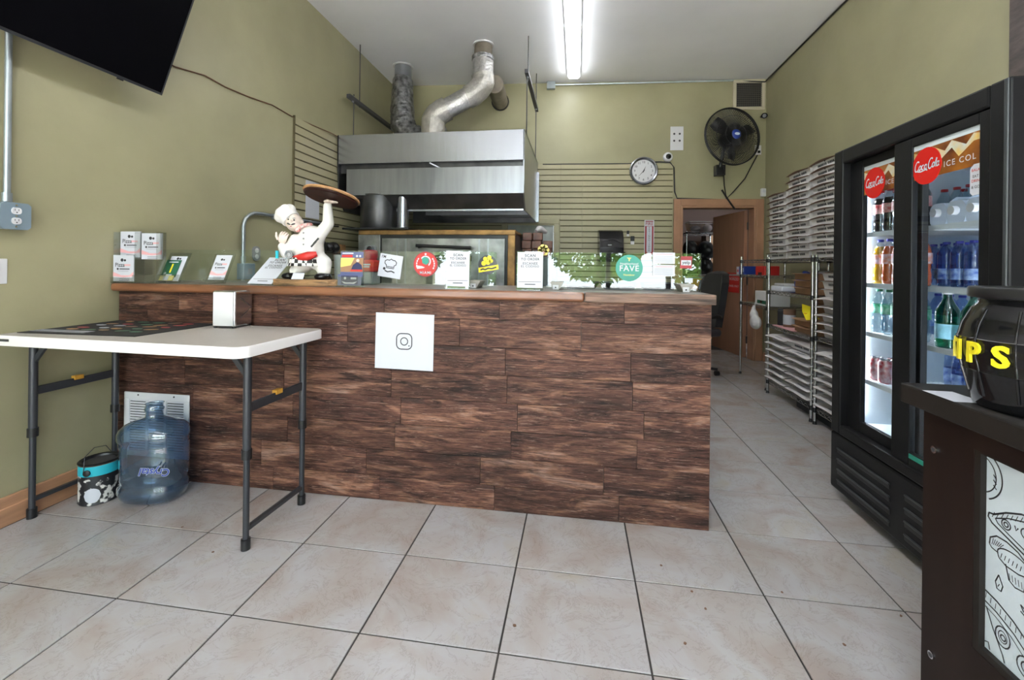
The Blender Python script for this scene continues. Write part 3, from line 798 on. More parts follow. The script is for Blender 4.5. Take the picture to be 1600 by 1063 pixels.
for y in (-.022, .022): MB().box(.006, .016, y - .005, y + .005, .045, .065).build('toggle', 'white', t, bevel=.002)
# second conduit, bending round onto the slat boards
Yc = 3.07
t = thing('wall_conduit', 'grey metal conduit bending over beside the chef statue', 'conduit', (XL, Yc, 1.0))
MB((XL, Yc, 1.0)).tube([(XL + .03, Yc, .95), (XL + .03, Yc, 1.50)] + [(XL + .03, Yc + .15 - .15 * math.cos(a), 1.50 + .12 * math.sin(a)) for a in [PI / 2 * k / 6 for k in range(1, 7)]] + [(XL + .03, 4.3, 1.625)], .014, 10).build('pipe', 'galvanised', t, smooth=40)
MB((XL, Yc, 1.0)).cyl((XL + .03, Yc, 1.225), (XL + .03, Yc, 1.27), .019).build('coupling', 'galvanised', t, smooth=40)
MB((XL, Yc, 1.0)).box(XL, XL + .045, 3.42, 3.44, 1.595, 1.64).build('strap', 'galvanised', t)
t = thing('outlet_box', 'metal outlet box under the bent conduit behind the counter', 'outlet', (XL, Yc + .03, 1.09))
MB().box(.0005, .065, -.06, .06, 0, .125).build('box', 'box_blue_grey', t, bevel=.006)
MB().box(.066, .07, -.02, .02, .04, .085).build('socket', 'grey_plastic', t)
t = thing('wall_socket', 'round ended clear covered socket beside the bent conduit', 'outlet', (XL, Yc + .17, 1.235))
MB().prism(rrect(.085, .12, .04), lambda x, y, d: Vector((.0005 + d, x, y + .06)), .01).build('cover', 'grey_plastic', t, bevel=.003)
for z in (.035, .085): MB().prism(circ(.02, 16), lambda x, y, d: Vector((.011 + d, x, z + y)), .003).build('socket', 'white', t)
# cable from the television across the wall to the top of the slat boards, on along the boards
mb = MB((XL, 2.3, 2.5))
a = atX(272, 104, XL + .008); b = atX(320, 118, XL + .008); c = atX(390, 152, XL + .008); d = atX(456, 182, XL + .008)
mb.tube([(XL + .008, 1.9, 2.62), a, b, atX(352, 136, XL + .008), c, atX(425, 164, XL + .008), d, (XL + .022, 4.3, 2.59), (XL + .022, 5.7, 2.585)], .005, 6)
tag(mb.build('cable', 'kraft_dark', smooth=60), 'thin cable running from behind the television to the slat boards', 'cable').location = (XL, 2.3, 2.5)

# ------------------------------------------------------------------ on the back wall
# conduit under the ceiling with its junction box
p = back(861, 135); q = back(1145, 127)
t = thing('junction_box', 'small grey junction box under the ceiling above the hood', 'junction box', (p.x, wy(p.x), p.z - .05), BANG)
MB().box(-.055, .055, -.06, -.0005, 0, .11).build('box', 'galvanised', t, bevel=.004)
MB().box(-.057, .057, -.064, -.06, -.002, .112).build('cover', 'galvanised', t)
mb = MB((p.x, wy(p.x), p.z)); mb.tube([(p.x + .05, wy(p.x + .05) - .025, p.z + .01), (q.x, wy(q.x) - .025, q.z)], .012, 8)
tag(mb.build('ceiling_conduit', 'galvanised', smooth=40), 'thin metal conduit along the top of the back wall', 'conduit').location = (p.x, wy(p.x), p.z)
# black cable along the right ceiling corner
mb = MB((XR, 4, HC)); mb.tube([(XR - .012, 2.4, HC - .012), (XR - .012, 4.2, HC - .02), (XR - .012, 5.9, HC - .03), (XR - .03, wy(XR) - .03, HC - .05), (2.0, wy(2.0) - .012, HC - .02)], .009, 6)
tag(mb.build('cable', 'black', smooth=60), 'black cable along the right ceiling corner', 'cable').location = (XR, 4, HC)
# cable around the slat boards and door head
P3 = [back(*q, .012) for q in ((848, 257), (980, 256), (1030, 253), (1047, 254), (1053, 262), (1054, 300), (1058, 310), (1120, 312), (1180, 314), (1188, 318))]
mb = MB(P3[0]); mb.tube(P3, .009, 6)
tag(mb.build('cable', 'dark_grey', smooth=60), 'dark cable trimming the slat boards and the brown door head', 'cable').location = P3[0]
# air vent
p0, p1 = back(1145, 126), back(1194, 172)
vw, vh = (p1.x - p0.x) / 2, p0.z - p1.z
t = thing('wall_vent', 'square cream framed wall vent with dark wire grid above the fan', 'vent', ((p0.x + p1.x) / 2, wy((p0.x + p1.x) / 2), p1.z), BANG)
MB().box(-vw, vw, -.025, -.001, 0, .04).box(-vw, vw, -.025, -.001, vh - .04, vh).box(-vw, -vw + .04, -.025, -.001, .04, vh - .04).box(vw - .04, vw, -.025, -.001, .04, vh - .04).build('frame', 'vent_frame', t, bevel=.004)
MB().box(-vw + .03, vw - .03, -.004, -.002, .03, vh - .03).build('backing', 'black', t)
for i in range(13):
    x = -vw + .05 + (2 * vw - .1) * i / 12; MB().box(x - .003, x + .003, -.016, -.013, .04, vh - .04).build('grid_bar', 'vent_wire', t)
for i in range(13):
    z = .05 + (vh - .1) * i / 12; MB().box(-vw + .04, vw - .04, -.019, -.016, z - .003, z + .003).build('grid_bar', 'vent_wire', t)
# blank plate with four holes
p0, p1 = back(1047.5, 198), back(1067.5, 235)
t = thing('wall_plate', 'grey rectangular plate with four dark holes on the back wall', 'wall plate', ((p0.x + p1.x) / 2, wy((p0.x + p1.x) / 2), p1.z), BANG)
pw, ph = (p1.x - p0.x) / 2, p0.z - p1.z
MB().box(-pw, pw, -.006, -.0005, 0, ph).build('plate', 'grey_plastic', t, bevel=.002)
t.children[0].data.materials[0] = M['white']
for x in (-.036, .036):
    for z in (ph * .4, ph * .69): MB().cyl((x, -.008, z), (x, -.006, z), .014, n=14).build('hole', 'dark_grey', t)
# white dome camera and black camera
p = back(1043, 246)
t = thing('security_camera', 'white round security camera with black lens beside the clock', 'camera', (p.x, wy(p.x), p.z), BANG)
MB().lathe([(.062, 0), (.062, -.03), (.05, -.045), (.035, -.05)], 24, axis='Y').build('housing', 'white', t, smooth=50)
MB().lathe([(.036, -.05), (.034, -.056), (.012, -.062)], 20, axis='Y').build('lens', 'black_gloss', t, smooth=50)
p = back(1193, 185)
t = thing('security_camera', 'small black security camera in the corner under the wall vent', 'camera', (p.x - .03, wy(p.x) - .001, p.z), BANG)
MB().cyl((0, 0, .02), (0, -.06, 0), .014).build('arm', 'black', t, smooth=40)
MB().tube([(.02, -.05, .02), (-.03, -.15, -.015)], .036, 16).build('housing', 'screen', t, smooth=40)
MB().tube([(-.03, -.15, -.015), (-.033, -.156, -.017)], .024, 16).build('lens', 'dark_grey', t, smooth=40)
# clock
p = back(1005, 268)
ck = thing('wall_clock', 'round silver rimmed wall clock with white face', 'clock', (p.x, wy(p.x) - .018, p.z), BANG)
MB().lathe([(.150, -.012), (.158, -.028), (.176, -.036), (.188, -.028), (.190, 0)], 48, axis='Y', cap=False).build('rim', 'grey_plastic', ck, smooth=50)
ck.children[0].data.materials[0] = M['steel']
MB().lathe([(.155, 0), (.155, -.012)], 48, axis='Y').build('face', 'white', ck)
cf = lambda x, y, d: Vector((x, -.0125 - d, y))
for h in range(1, 13):
    a = PI / 2 - h * PI / 6
    MB().text(str(h), .040, lambda x, y, d: cf(x + .118 * math.cos(a), y + .118 * math.sin(a), d), .0005, bold=.012).build('numeral', 'print_dark', ck)
def hand(name, ang, ln, w):
    a = math.radians(90 - ang); u = (math.cos(a), math.sin(a)); n = (-u[1], u[0])
    pts = [(-u[0] * .02 + n[0] * w, -u[1] * .02 + n[1] * w), (u[0] * ln, u[1] * ln), (-u[0] * .02 - n[0] * w, -u[1] * .02 - n[1] * w)]
    MB().prism(pts, lambda x, y, d: cf(x, y, d + .003), .001).build(name, 'print_dark', ck)
hand('hour_hand', 24, .075, .008); hand('minute_hand', 222, .11, .006)
MB().lathe([(.008, -.013), (.008, -.02)], 12, axis='Y').build('pivot', 'dark_grey', ck)
# wall fan
FC = back(1140, 214, .32)
fan = thing('wall_fan', 'large black caged wall fan with blue hub badge', 'fan', (FC.x, wy(FC.x) - .002, FC.z - .42), BANG)
fo = Vector((0, -.32, .42)); FR = .365
ry = Matrix.Rotation(math.radians(12), 3, 'Z') @ Matrix.Rotation(math.radians(-4), 3, 'X')
def fp(r, a, d): return fo + ry @ Vector((r * math.cos(a), -d, r * math.sin(a)))
mb = MB()
for r, d in ((FR, 0), (FR, .03), (FR * .99, .015)): mb.tube([fp(r, 2 * PI * k / 48, d) for k in range(48)], .0065, 6, closed=True)
mb.build('cage_ring', 'black', fan, smooth=60)
mb = MB()
for k in range(110):
    a = 2 * PI * k / 110; mb.tube([fp(.06, a, .095), fp(.2, a + .10, .085), fp(.32, a + .16, .05), fp(FR, a + .18, .02)], .0028, 4, caps=False)
mb.build('front_grille', 'black', fan, smooth=60)
mb = MB()
for k in range(90):
    a = 2 * PI * k / 90; mb.tube([fp(.05, a, -.10), fp(.2, a - .06, -.085), fp(.32, a - .1, -.045), fp(FR, a - .1, 0)], .0028, 4, caps=False)
mb.build('rear_grille', 'black', fan, smooth=60)
mb = MB()
for r, d in ((.14, .092), (.25, .072)): mb.tube([fp(r, 2 * PI * k / 40, d) for k in range(40)], .003, 5, closed=True)
mb.build('grille_ring', 'dark_grey', fan, smooth=60)
for k in range(3):
    a0 = 2 * PI * k / 3 + .4; pts = []
    for i in range(6):
        r = .05 + .26 * i / 5; w = .30 + .42 * math.sin(PI * (i + .8) / 6.2) * .8
        pts.append((fp(r, a0 - w * .5, .05), fp(r, a0 + w * .6, -.015)))
    vs = [q for pr_ in pts for q in pr_]; mb = MB().raw(vs, [(2 * i, 2 * i + 1, 2 * i + 3, 2 * i + 2) for i in range(5)])
    o = mb.build('blade', 'steel_dark', fan, smooth=60); sm = o.modifiers.new('s', 'SOLIDIFY'); sm.thickness = .003
MB().tube([fp(0, 0, -.02), fp(0, 0, -.09), fp(0, 0, -.2)], [.06, .075, .06], 20).build('motor', 'black', fan, smooth=40)
MB().tube([fp(0, 0, .098), fp(0, 0, .112)], [.062, .05], 28).build('hub', 'blue', fan, smooth=50, label='blue hub badge')
MB().prism(circ(.034, 24, sy=.5), lambda x, y, d: fo + ry @ Vector((x, -.113 - d, y)), .002).build('badge', 'jug_white', fan)
MB().tube([(-.0, -.14, .42), (-.03, -.12, .25), (-.05, -.09, .08)], .022, 10).box(-.1, .02, -.10, 0, -.02, .12).build('bracket', 'black', fan, bevel=.006)
MB().tube([(-.02, -.12, .10), (.02, -.06, -.15), (.06, -.03, -.32), (.14, -.02, -.24), (.30, -.018, -.05), (.455, -.018, .26)], .007, 6).tube([(.0, -.03, -.2), (.08, -.03, -.33), (.17, -.03, -.46)], .012, 6).build('power_cord', 'black', fan, smooth=60)
# outlet by the fan, white box at the door head
p = back(1184, 235)
t = thing('wall_outlet', 'white wall outlet with black plug beside the caged fan', 'outlet', (p.x, wy(p.x) - .0005, p.z - .06), BANG)
MB().box(-.042, .042, -.008, 0, 0, .125).build('plate', 'white', t, bevel=.003)
MB().box(-.008, .022, -.03, -.008, .02, .05).build('plug', 'black', t, bevel=.003)
MB().box(-.012, .012, -.01, -.008, .075, .1).build('socket', 'grey_plastic', t)
p = back(1191, 302)
t = thing('door_sensor', 'small white alarm sensor beside the top of the door frame', 'sensor', (p.x, wy(p.x) - .0005, p.z - .05), BANG)
MB().box(-.03, .03, -.05, 0, 0, .11).build('housing', 'white', t, bevel=.01)
MB().box(-.02, .02, -.054, -.05, .05, .09).build('lens', 'paper', t)
# paper towel dispenser
p0, p1 = back(935, 360, .2), back(972, 400, .2)
t = thing('towel_dispenser', 'dark smoky paper towel dispenser on the slat boards', 'dispenser', ((p0.x + p1.x) / 2, wy((p0.x + p1.x) / 2) - .018, p1.z - .08), BANG)
w = (p1.x - p0.x) / 2; h = p0.z - p1.z + .09
prof = [(-.20, .0), (-.225, .05), (-.235, h * .45), (-.215, h * .72), (-.15, h * .95), (-.08, h), (0, h), (0, 0)]
mb = MB(); mb.prism(prof, lambda a, b, d: Vector((-w + d, a, b)), 2 * w); mb.build('cover', 'black_gloss', t, bevel=.012, seg=3)
MB().box(-.05, .0, -.238, -.234, h * .5, h * .54).build('badge', 'grey_plastic', t)
MB().box(w - .005, w + .04, -.13, -.11, h * .28, h * .32).build('lever', 'black', t, bevel=.004)
MB().tube([(-w * .8, -.231, h * .62), (0, -.224, h * .70), (w * .8, -.231, h * .58)], .004, 6).build('cover_seam', 'dark_grey', t)
# two small hooks with tags
for u, v, lb in ((981, 366, 'small black clip with white tag hanging high on the slat boards'), (988, 377, 'larger black clip with white tag beside the extinguisher sign')):
    p = back(u, v, .03); k = 1.0 if u < 985 else 1.5
    t = thing('wall_clip', lb, 'clip', (p.x, wy(p.x) - .017, p.z), BANG)
    MB().box(-.016 * k, .016 * k, -.03, 0, 0, .045 * k).build('clip', 'black', t, bevel=.005)
    MB().box(-.016 * k, .016 * k, -.024, -.004, -.03 * k, 0).build('tag', 'white', t, bevel=.003)
# extinguisher sign
p0, p1 = back(1007, 344, .02), back(1021.5, 399, .02)
t = thing('extinguisher_sign', 'tall white and red fire extinguisher arrow sign', 'sign', ((p0.x + p1.x) / 2, wy((p0.x + p1.x) / 2) - .0175, (p0.z + p1.z) / 2), BANG)
w, h = (p1.x - p0.x) / 2, (p0.z - p1.z) / 2
sf = lambda x, y, d: Vector((x, -d, y))
MB().prism([(-w, -h), (w, -h), (w, h), (-w, h)], sf, .004).build('board', 'paper', t)
MB().prism([(-w * .86, -h * .97), (w * .86, -h * .97), (w * .86, h * .66), (-w * .86, h * .66)], sf, .0045).prism([(-w * .8, h * .9), (w * .8, h * .9), (w * .8, h * .95), (-w * .8, h * .95)], sf, .0045).build('red_field', 'red_dark', t)
MB().prism([(-w * .55, -h * .80), (0, -h * .94), (w * .55, -h * .80), (w * .55, h * .64), (-w * .55, h * .64)], sf, .005).build('arrow', 'paper', t)
MB().text('FIRE', w * .9, lambda x, y, d: sf(x, y + h * .78, d), .005, bold=.01).build('lettering', 'red_dark', t)
for i, chx in enumerate('EXTINGUISHER'):
    MB().text(chx, h * .125, lambda x, y, d: sf(x, y + h * (.56 - i * .118), d), .0055, bold=.012).build('letter', 'print_dark', t)
# ------------------------------------------------------------------ ceiling lights
for k in range(6):
    y1 = 5.79 - k * 1.165
    t = thing('ceiling_light', 'long white fluorescent batten light on the ceiling' + (', end one near the back wall' if k == 0 else ''), 'light', (-.075, y1 - .57, HC), 0, 'ceiling lights in one row')
    if k > 0: t['label'] = 'white fluorescent batten light, %s in the ceiling row from the back wall' % ORD[k]
    MB().box(-.085, .085, -.572, .572, -.03, -.0005).build('housing', 'white', t, bevel=.004)
    mb = MB(); mb.prism([(-.075, -.03), (.075, -.03), (.075, -.052), (.055, -.076), (-.055, -.076), (-.075, -.052)], lambda a, b, d: Vector((a, -.565 + d, b)), 1.13)
    mb.build('diffuser', 'tube_light', t)

# ------------------------------------------------------------------ extractor hood over the oven
HX0, HX1, HY = XL + .03, -.54, 4.40
HB = wy(HX0) - .05
hd = thing('extractor_hood', 'wide stainless steel extractor hood above the oven', 'hood', ((HX0 + HX1) / 2, HY, 1.80))
O = ((HX0 + HX1) / 2, HY, 1.80)
MB(O).box(HX0, HX1, HY, HY + .02, 2.29, 2.60).build('upper_front', 'steel', hd, bevel=.004)
MB(O).box(HX0 + .1, HX1, HY + .012, HY + .03, 1.955, 2.235).build('lower_front', 'steel_dull', hd, bevel=.004)
MB(O).box(HX0, HX1, HY + .06, HY + .07, 2.2, 2.32).build('slot_back', 'steel_dark', hd)
MB(O).box(HX0, HX1, HY + .02, HB, 2.58, 2.60).build('top_panel', 'steel_dull', hd)
side = [(HY, 2.60), (HY, 2.29), (HY + .02, 1.955), (HY + .14, 1.80), (HB, 1.80), (HB, 2.60)]
sd = MB(O).prism(side, lambda a, b, d: Vector((HX1 - d, a, b)), .012).build('side_panel', 'steel_dull', hd)
MB(O).box(HX1 + .0, HX1 + .03, HB - .12, HB, 1.80, 2.45).build('wall_flange', 'steel', hd)
MB(O).prism(side, lambda a, b, d: Vector((HX0 + d, a, b)), .012).build('side_panel', 'steel_dark', hd)
MB(O).raw([(HX0 + .1, HY + .03, 1.955), (HX1 - .012, HY + .03, 1.955), (HX1 - .012, HY + .14, 1.80), (HX0 + .8, HY + .14, 1.80)], [(0, 1, 2, 3)]).build('throat', 'steel_dark', hd)
MB(O).box(HX0 + .80, HX1 - .012, HB - .9, HB - .06, 1.86, 1.88).box(HX0 + .8, HX1 - .012, HB - .92, HB - .9, 1.80, 1.90).build('baffle', 'steel_dull', hd)
MB(O).box(HX0 + .62, HX1 - .02, HY + .13, HY + .16, 1.795, 1.825).build('lower_rail', 'steel_dull', hd)
MB(O).box(HX0 + .3, HX1, HB - .03, HB, 1.80, 2.58).build('rear_panel', 'steel_dark', hd)
x = -1.49
MB(O).bar((x - .05, HY + .02, 2.285), (x + .06, HY + .06, 2.235), .012, .012).build('brace', 'steel_dull', hd)
# hangers: threaded rods and slotted struts
def hanger(lbl, rods, strut):
    base = Vector(strut[0])
    t = thing('hood_hanger', lbl, 'hanger', tuple(base))
    for a, b in rods: MB(base).cyl(a, b, .006, n=8).build('rod', 'dark_grey', t, smooth=40)
    s = MB(base).bar(strut[0], strut[1], .042, .042).build('strut', 'dark_grey', t)
    for f in (.08, .9):
        p = Vector(strut[0]).lerp(Vector(strut[1]), f); MB(base).cyl(p - Vector((0, 0, .035)), p + Vector((0, 0, .035)), .013, n=8).build('nut', 'steel_dull', s)
hanger('slotted strut hanger with rods left of the foil ducts', [((-2.50, 4.75, 3.02), (-2.50, 4.75, HC)), ((-2.50, 4.62, 2.60), (-2.50, 4.62, 3.12))], ((-2.50, 4.50, 3.06), (-2.50, 5.75, 3.06)))
hanger('slotted strut hanger with rods right of the foil ducts', [((-.56, 4.80, 3.25), (-.56, 4.80, HC)), ((-.56, 4.72, 2.60), (-.56, 4.72, 3.34)), ((-.56, 5.75, 2.60), (-.56, 5.75, HC))], ((-.56, 4.66, 3.30), (-.56, 5.86, 3.30)))
# ducts
def ring_noise(n, r, amp): return [r * (1 + amp * random.uniform(-1, 1)) for _ in range(n)]
def smooth_path(P, n=8):
    P = [Vector(p) for p in P]; out = []
    for i in range(len(P) - 1):
        p0 = P[max(i - 1, 0)]; p1 = P[i]; p2 = P[i + 1]; p3 = P[min(i + 2, len(P) - 1)]
        for k in range(n):
            t = k / n
            out.append(.5 * ((2 * p1) + (p2 - p0) * t + (2 * p0 - 5 * p1 + 4 * p2 - p3) * t * t + (3 * p1 - p0 - 3 * p2 + p3) * t ** 3))
    return out + [P[-1]]
d1 = thing('flue_duct', 'crinkled dark foil duct bending from the ceiling to the hood', 'duct', (-2.2, 5.3, 2.60))
O1 = (-2.2, 5.3, 2.6)
P1 = smooth_path([(-2.22, 5.33, 3.58), (-2.215, 5.31, 3.4), (-2.20, 5.28, 3.1), (-2.17, 5.25, 2.95), (-2.06, 5.22, 2.82), (-1.88, 5.2, 2.77), (-1.62, 5.2, 2.76)], 6)
MB(O1).tube(P1, [.118 + .032 * min(1, i / 14) + .009 * random.uniform(-1, 1) for i in range(len(P1))], 18).build('foil_sleeve', 'foil_dark', d1, smooth=60)
MB(O1).cyl((-2.22, 5.33, 3.55), (-2.22, 5.33, HC), .105, n=20).build('collar', 'steel', d1, smooth=40)
MB(O1).lathe([(.125, HC - .001), (.125, HC - .012), (.1, HC - .014)], 20, (-2.22, 5.33, 0), cap=False).build('sealant', 'white', d1)
MB(O1).cyl((-1.62, 5.2, 2.60), (-1.62, 5.2, 2.78), .12, n=20).build('outlet', 'foil_dark', d1, smooth=40)
d2 = thing('flue_duct', 'large silver duct with two elbows rising from hood to ceiling', 'duct', (-1.62, 4.85, 2.60))
O2 = (-1.62, 4.85, 2.6)
A = Vector((-1.09, 4.92, HC)); B_ = Vector((-1.09, 4.90, 3.36)); C_ = Vector((-1.20, 4.88, 3.16)); D_ = Vector((-1.52, 4.84, 2.98)); E_ = Vector((-1.63, 4.82, 2.86)); F_ = Vector((-1.64, 4.82, 2.60))
MB(O2).cyl(A, A.lerp(B_, .42), .098, .105, n=24).build('upper_pipe', 'pipe_dark', d2, smooth=40)
MB(O2).tube([A.lerp(B_, .38), A.lerp(B_, .40), A.lerp(B_, .5), A.lerp(B_, .52)], [.108, .128, .128, .122], 24).build('joint_collar', 'foil_dark', d2, smooth=40)
MB(O2).cyl(A.lerp(B_, .5), B_, .12, n=24).build('straight_pipe', 'foil', d2, smooth=40)
def elbow(name, P, r, mt):
    pts = smooth_path(P, 4)
    MB(O2).tube(pts, [r * (1 + (.02 if i % 3 == 0 else 0)) for i in range(len(pts))], 24).build(name, mt, d2, smooth=50)
elbow('elbow', [B_ + Vector((0, 0, .02)), B_ + Vector((0, 0, -.08)), C_ + Vector((.02, 0, .01)), C_ + (D_ - C_) * .18], .126, 'foil_cream')
MB(O2).cyl(C_, D_, .112, n=24).build('sloping_pipe', 'foil', d2, smooth=40)
elbow('elbow', [D_ + (C_ - D_) * .12, D_ + (D_ - C_) * .12, E_ + Vector((0, 0, .02)), E_ + Vector((-.01, 0, -.1)), F_], .132, 'foil_cream')
MB(O2).lathe([(.118, HC - .001), (.118, HC - .014), (.095, HC - .016)], 20, (A.x, A.y, 0), cap=False).build('sealant', 'white', d2)
d3 = thing('flue_duct', 'brown metal pipe running from the silver duct into the back wall', 'duct', (-1.0, 5.9, 3.3))
p = back(782, 160)
MB((-1.0, 5.9, 3.3)).cyl((-1.0, 5.15, 3.38), (p.x, wy(p.x) + .02, p.z), .105, n=24).build('pipe', 'pipe_dark', d3, smooth=40)
MB((-1.0, 5.9, 3.3)).tube([Vector((p.x, wy(p.x) - .03, p.z)), Vector((p.x, wy(p.x) - .002, p.z))], .122, 24).build('wall_ring', 'black', d3)

# ------------------------------------------------------------------ deck oven and what stands on it
VX0, VX1, VY, VZ = -2.26, -.61, 4.30, 1.575
ov = thing('deck_oven', 'steel pizza deck oven with long door handle and name plate', 'oven', ((VX0 + VX1) / 2, VY, 0))
O = ((VX0 + VX1) / 2, VY, 0)
MB(O).box(VX0, VX1, VY + .02, VY + 1.05, .35, VZ - .03).build('body', 'steel_dark', ov)
for x in (VX0 + .08, VX1 - .08):
    for y in (VY + .1, VY + .95): MB(O).box(x - .03, x + .03, y - .03, y + .03, 0, .35).build('leg', 'steel_dark', ov)
MB(O).box(VX0, VX1, VY, VY + 1.05, VZ - .05, VZ).build('top_trim', 'rust_gold', ov, bevel=.006, label='tarnished golden brown top trim')
MB(O).box(VX1 - .075, VX1, VY, VY + .03, .62, VZ - .05).build('side_trim', 'rust_gold', ov, bevel=.006)
MB(O).box(VX0, VX0 + .24, VY, VY + .03, .62, VZ - .05).build('control_panel', 'oven_steel', ov, bevel=.004)
MB(O).box(VX0, VX1, VY, VY + .03, .40, .60).build('lower_panel', 'steel_dull', ov, bevel=.004)
MB(O).box(VX0 + .24, VX1 - .075, VY + .012, VY + .03, .62, VZ - .05).build('door_gap', 'black', ov)
dx0, dx1 = VX0 + .262, VX1 - .10
dz0, dz1 = .99, VZ - .085
dd = MB(O).box(dx0, dx1, VY - .006, VY + .02, dz0, dz1).build('oven_door', 'oven_steel', ov, bevel=.005)
lo = MB(O).box(dx0, dx1, VY - .006, VY + .02, .64, .965).build('oven_door', 'oven_steel', ov, bevel=.005)
for x in (dx0 + .17, dx0 + .26, dx1 - .26, dx1 - .17): MB(O).box(x - .008, x + .008, VY - .011, VY - .0055, dz0 + .005, dz1 - .005).build('door_rib', 'steel_dull', dd)
hx0, hx1, hz = dx0 + .42, dx1 - .36, dz1 - .085
for x in (hx0, hx1): MB(O).cyl((x, VY, hz), (x, VY - .06, hz - .01), .012, n=10).build('handle_bracket', 'black', dd)
MB(O).tube([(hx0 - .03, VY - .06, hz + .008), (hx1 + .03, VY - .06, hz - .012)], .016, 10).build('handle', 'black', dd, smooth=40)
nx, nz = (hx0 + hx1) / 2 + .08, hz - .115
np_ = MB(O).box(nx - .20, nx + .20, VY - .012, VY - .006, nz - .028, nz + .028).build('name_plate', 'black', dd, bevel=.002)
MB(O).text('BAKERS PRIDE', .042, lambda x, y, d: Vector((nx + .01 + x, VY - .012 - d, nz + y)), .001, bold=.006).build('lettering', 'grey_plastic', np_)
kx, kz = VX0 + .14, VZ - .20
pl = MB(O).prism(rrect(.13, .085, .03), lambda x, y, d: Vector((kx + x, VY - d, kz + y)), .006).build('dial_plate', 'steel', ov)
MB(O).lathe([(.03, VY - .006), (.03, VY - .03), (.02, VY - .036)], 18, (kx, 0, kz), axis='Y').build('dial', 'black', pl, smooth=40)
# stove hob sheet, black stock pot, steel flue on the oven
tag(MB((-2.05, 4.5, VZ)).box(-2.42, -1.70, 4.26, 4.9, VZ + .001, VZ + .022).build('black_tray', 'black', bevel=.004), 'flat black baking sheet lying on top of the oven', 'tray').location = (-2.05, 4.5, VZ)
sp = thing('stock_pot', 'large blackened metal pot standing on the oven', 'pot', (-2.16, 4.62, VZ + .022))
MB().lathe([(.0, .001), (.215, .001), (.22, .01), (.22, .36), (.226, .365), (.226, .375), (.212, .375), (.208, .03), (0, .03)], 36, cap=False).build('body', 'steel_dark', sp, smooth=40)
for s in (-1, 1): MB().tube([(s * .22, -.05, .28), (s * .262, -.045, .285), (s * .262, .045, .285), (s * .22, .05, .28)], .008, 8).build('handle', 'steel_dull', sp, smooth=50)
fp_ = thing('oven_flue', 'shiny steel flue pipe rising from the oven into the hood', 'pipe', (-1.855, 4.50, VZ))
MB().cyl((0, 0, .023), (0, 0, .60), .062, n=24).build('pipe', 'steel', fp_, smooth=40)
MB().cyl((0, 0, .023), (0, 0, .045), .072, n=24).build('collar', 'steel_dull', fp_, smooth=40)
# stack of brown wrapped packages beside the oven
bx0 = atY(812, 395, 4.75).x + .045
st_ = tag(MB().box(.015, .38, -.2, .2, 0, 1.32).build('prep_shelf', 'steel_dark'), 'dark side cabinet supporting the brown packages beside the oven', 'cabinet')
st_.location = (bx0 - .03, 4.95, 0)
pk = None
for r in range(3):
    for c in range(3):
        if r == 2 and c == 2: continue
        if pk is None:
            o = MB().box(-.052, .052, -.09, .09, 0, .085).build('brown_package', 'brick_pack', bevel=.008); pk = o
            tag(o, 'brown wrapped package in the stack between oven and window', 'package', 'brown packages beside the oven')
        else:
            o = pk.copy(); col.objects.link(o)
        o['label'] = 'brown wrapped package, %s layer, %s from the oven' % (('bottom', 'middle', 'top')[r], ORD[c])
        o.location = (bx0 + .03 + c * .112 + random.uniform(-.008, .008), 4.85 + random.uniform(-.015, .015), 1.322 + r * .088)
        o.rotation_euler = (0, 0, random.uniform(-.06, .06))
tag(MB().tube([(0, -.06, 0), (.03, -.02, .03), (.05, .04, .02), (.1, .08, .0)], [.02, .035, .04, .02], 10).build('plastic_wrap', 'plastic_bag', smooth=60), 'crumpled clear plastic wrap on top of the brown packages', 'wrap').location = (bx0 + .13, 4.83, 1.60)
# utensils hanging on the left slat boards
t = thing('utensil_rail', 'black rail with hanging dark utensils on the slat boards', 'utensil rail', (XL + .02, 4.0, 1.62))
MB((XL + .02, 4.0, 1.62)).tube([(XL + .05, 3.75, 1.60), (XL + .05, 4.4, 1.62)], .009, 8).build('rail', 'black', t)
MB((XL + .02, 4.0, 1.62)).cyl((XL + .06, 4.02, 1.6), (XL + .06, 4.02, 1.42), .006, n=8).build('hook', 'chrome', t)
for i, (y, r) in enumerate(((3.98, .075), (4.12, .05), (4.22, .06))):
    MB((XL + .02, 4.0, 1.62)).ell((XL + .1, y, 1.385), (.07, r, r)).build('pan', 'black', t, smooth=60)
MB((XL + .02, 4.0, 1.62)).box(XL + .08, XL + .16, 4.27, 4.36, 1.33, 1.42).build('wood_block', 'crust', t)
tag(MB().box(0, .004, -.11, .11, 0, .36).build('wall_paper', 'paper'), 'white sheet hanging on the slat boards behind the chef statue', 'paper').location = (XL + .0175, 3.98, 1.66)
# ------------------------------------------------------------------ folding table at the left wall
TX0, TX1, TY0, TY1, TZ = -2.555, -1.285, 1.570, 2.122, .886
tb = thing('folding_table', 'white topped folding table with adjustable dark grey legs', 'table', ((TX0 + TX1) / 2, (TY0 + TY1) / 2, 0), math.radians(-2))
O = ((TX0 + TX1) / 2, (TY0 + TY1) / 2, 0)
rr = [(x + O[0], y + O[1]) for x, y in rrect(TX1 - TX0, TY1 - TY0, .05, 6)]
mb = MB(O); k = len(rr)
ins = [(O[0] + (x - O[0]) * .994, O[1] + (y - O[1]) * .986) for x, y in rr]
vs = [(x, y, TZ - .045) for x, y in rr] + [(x, y, TZ - .006) for x, y in rr] + [(x, y, TZ) for x, y in ins]
mb.raw(vs, [(i, (i + 1) % k, k + (i + 1) % k, k + i) for i in range(k)] + [(k + i, k + (i + 1) % k, 2 * k + (i + 1) % k, 2 * k + i) for i in range(k)] + [tuple(range(k))[::-1]], 1)
mb.raw(vs, [tuple(range(2 * k, 3 * k))], 0)
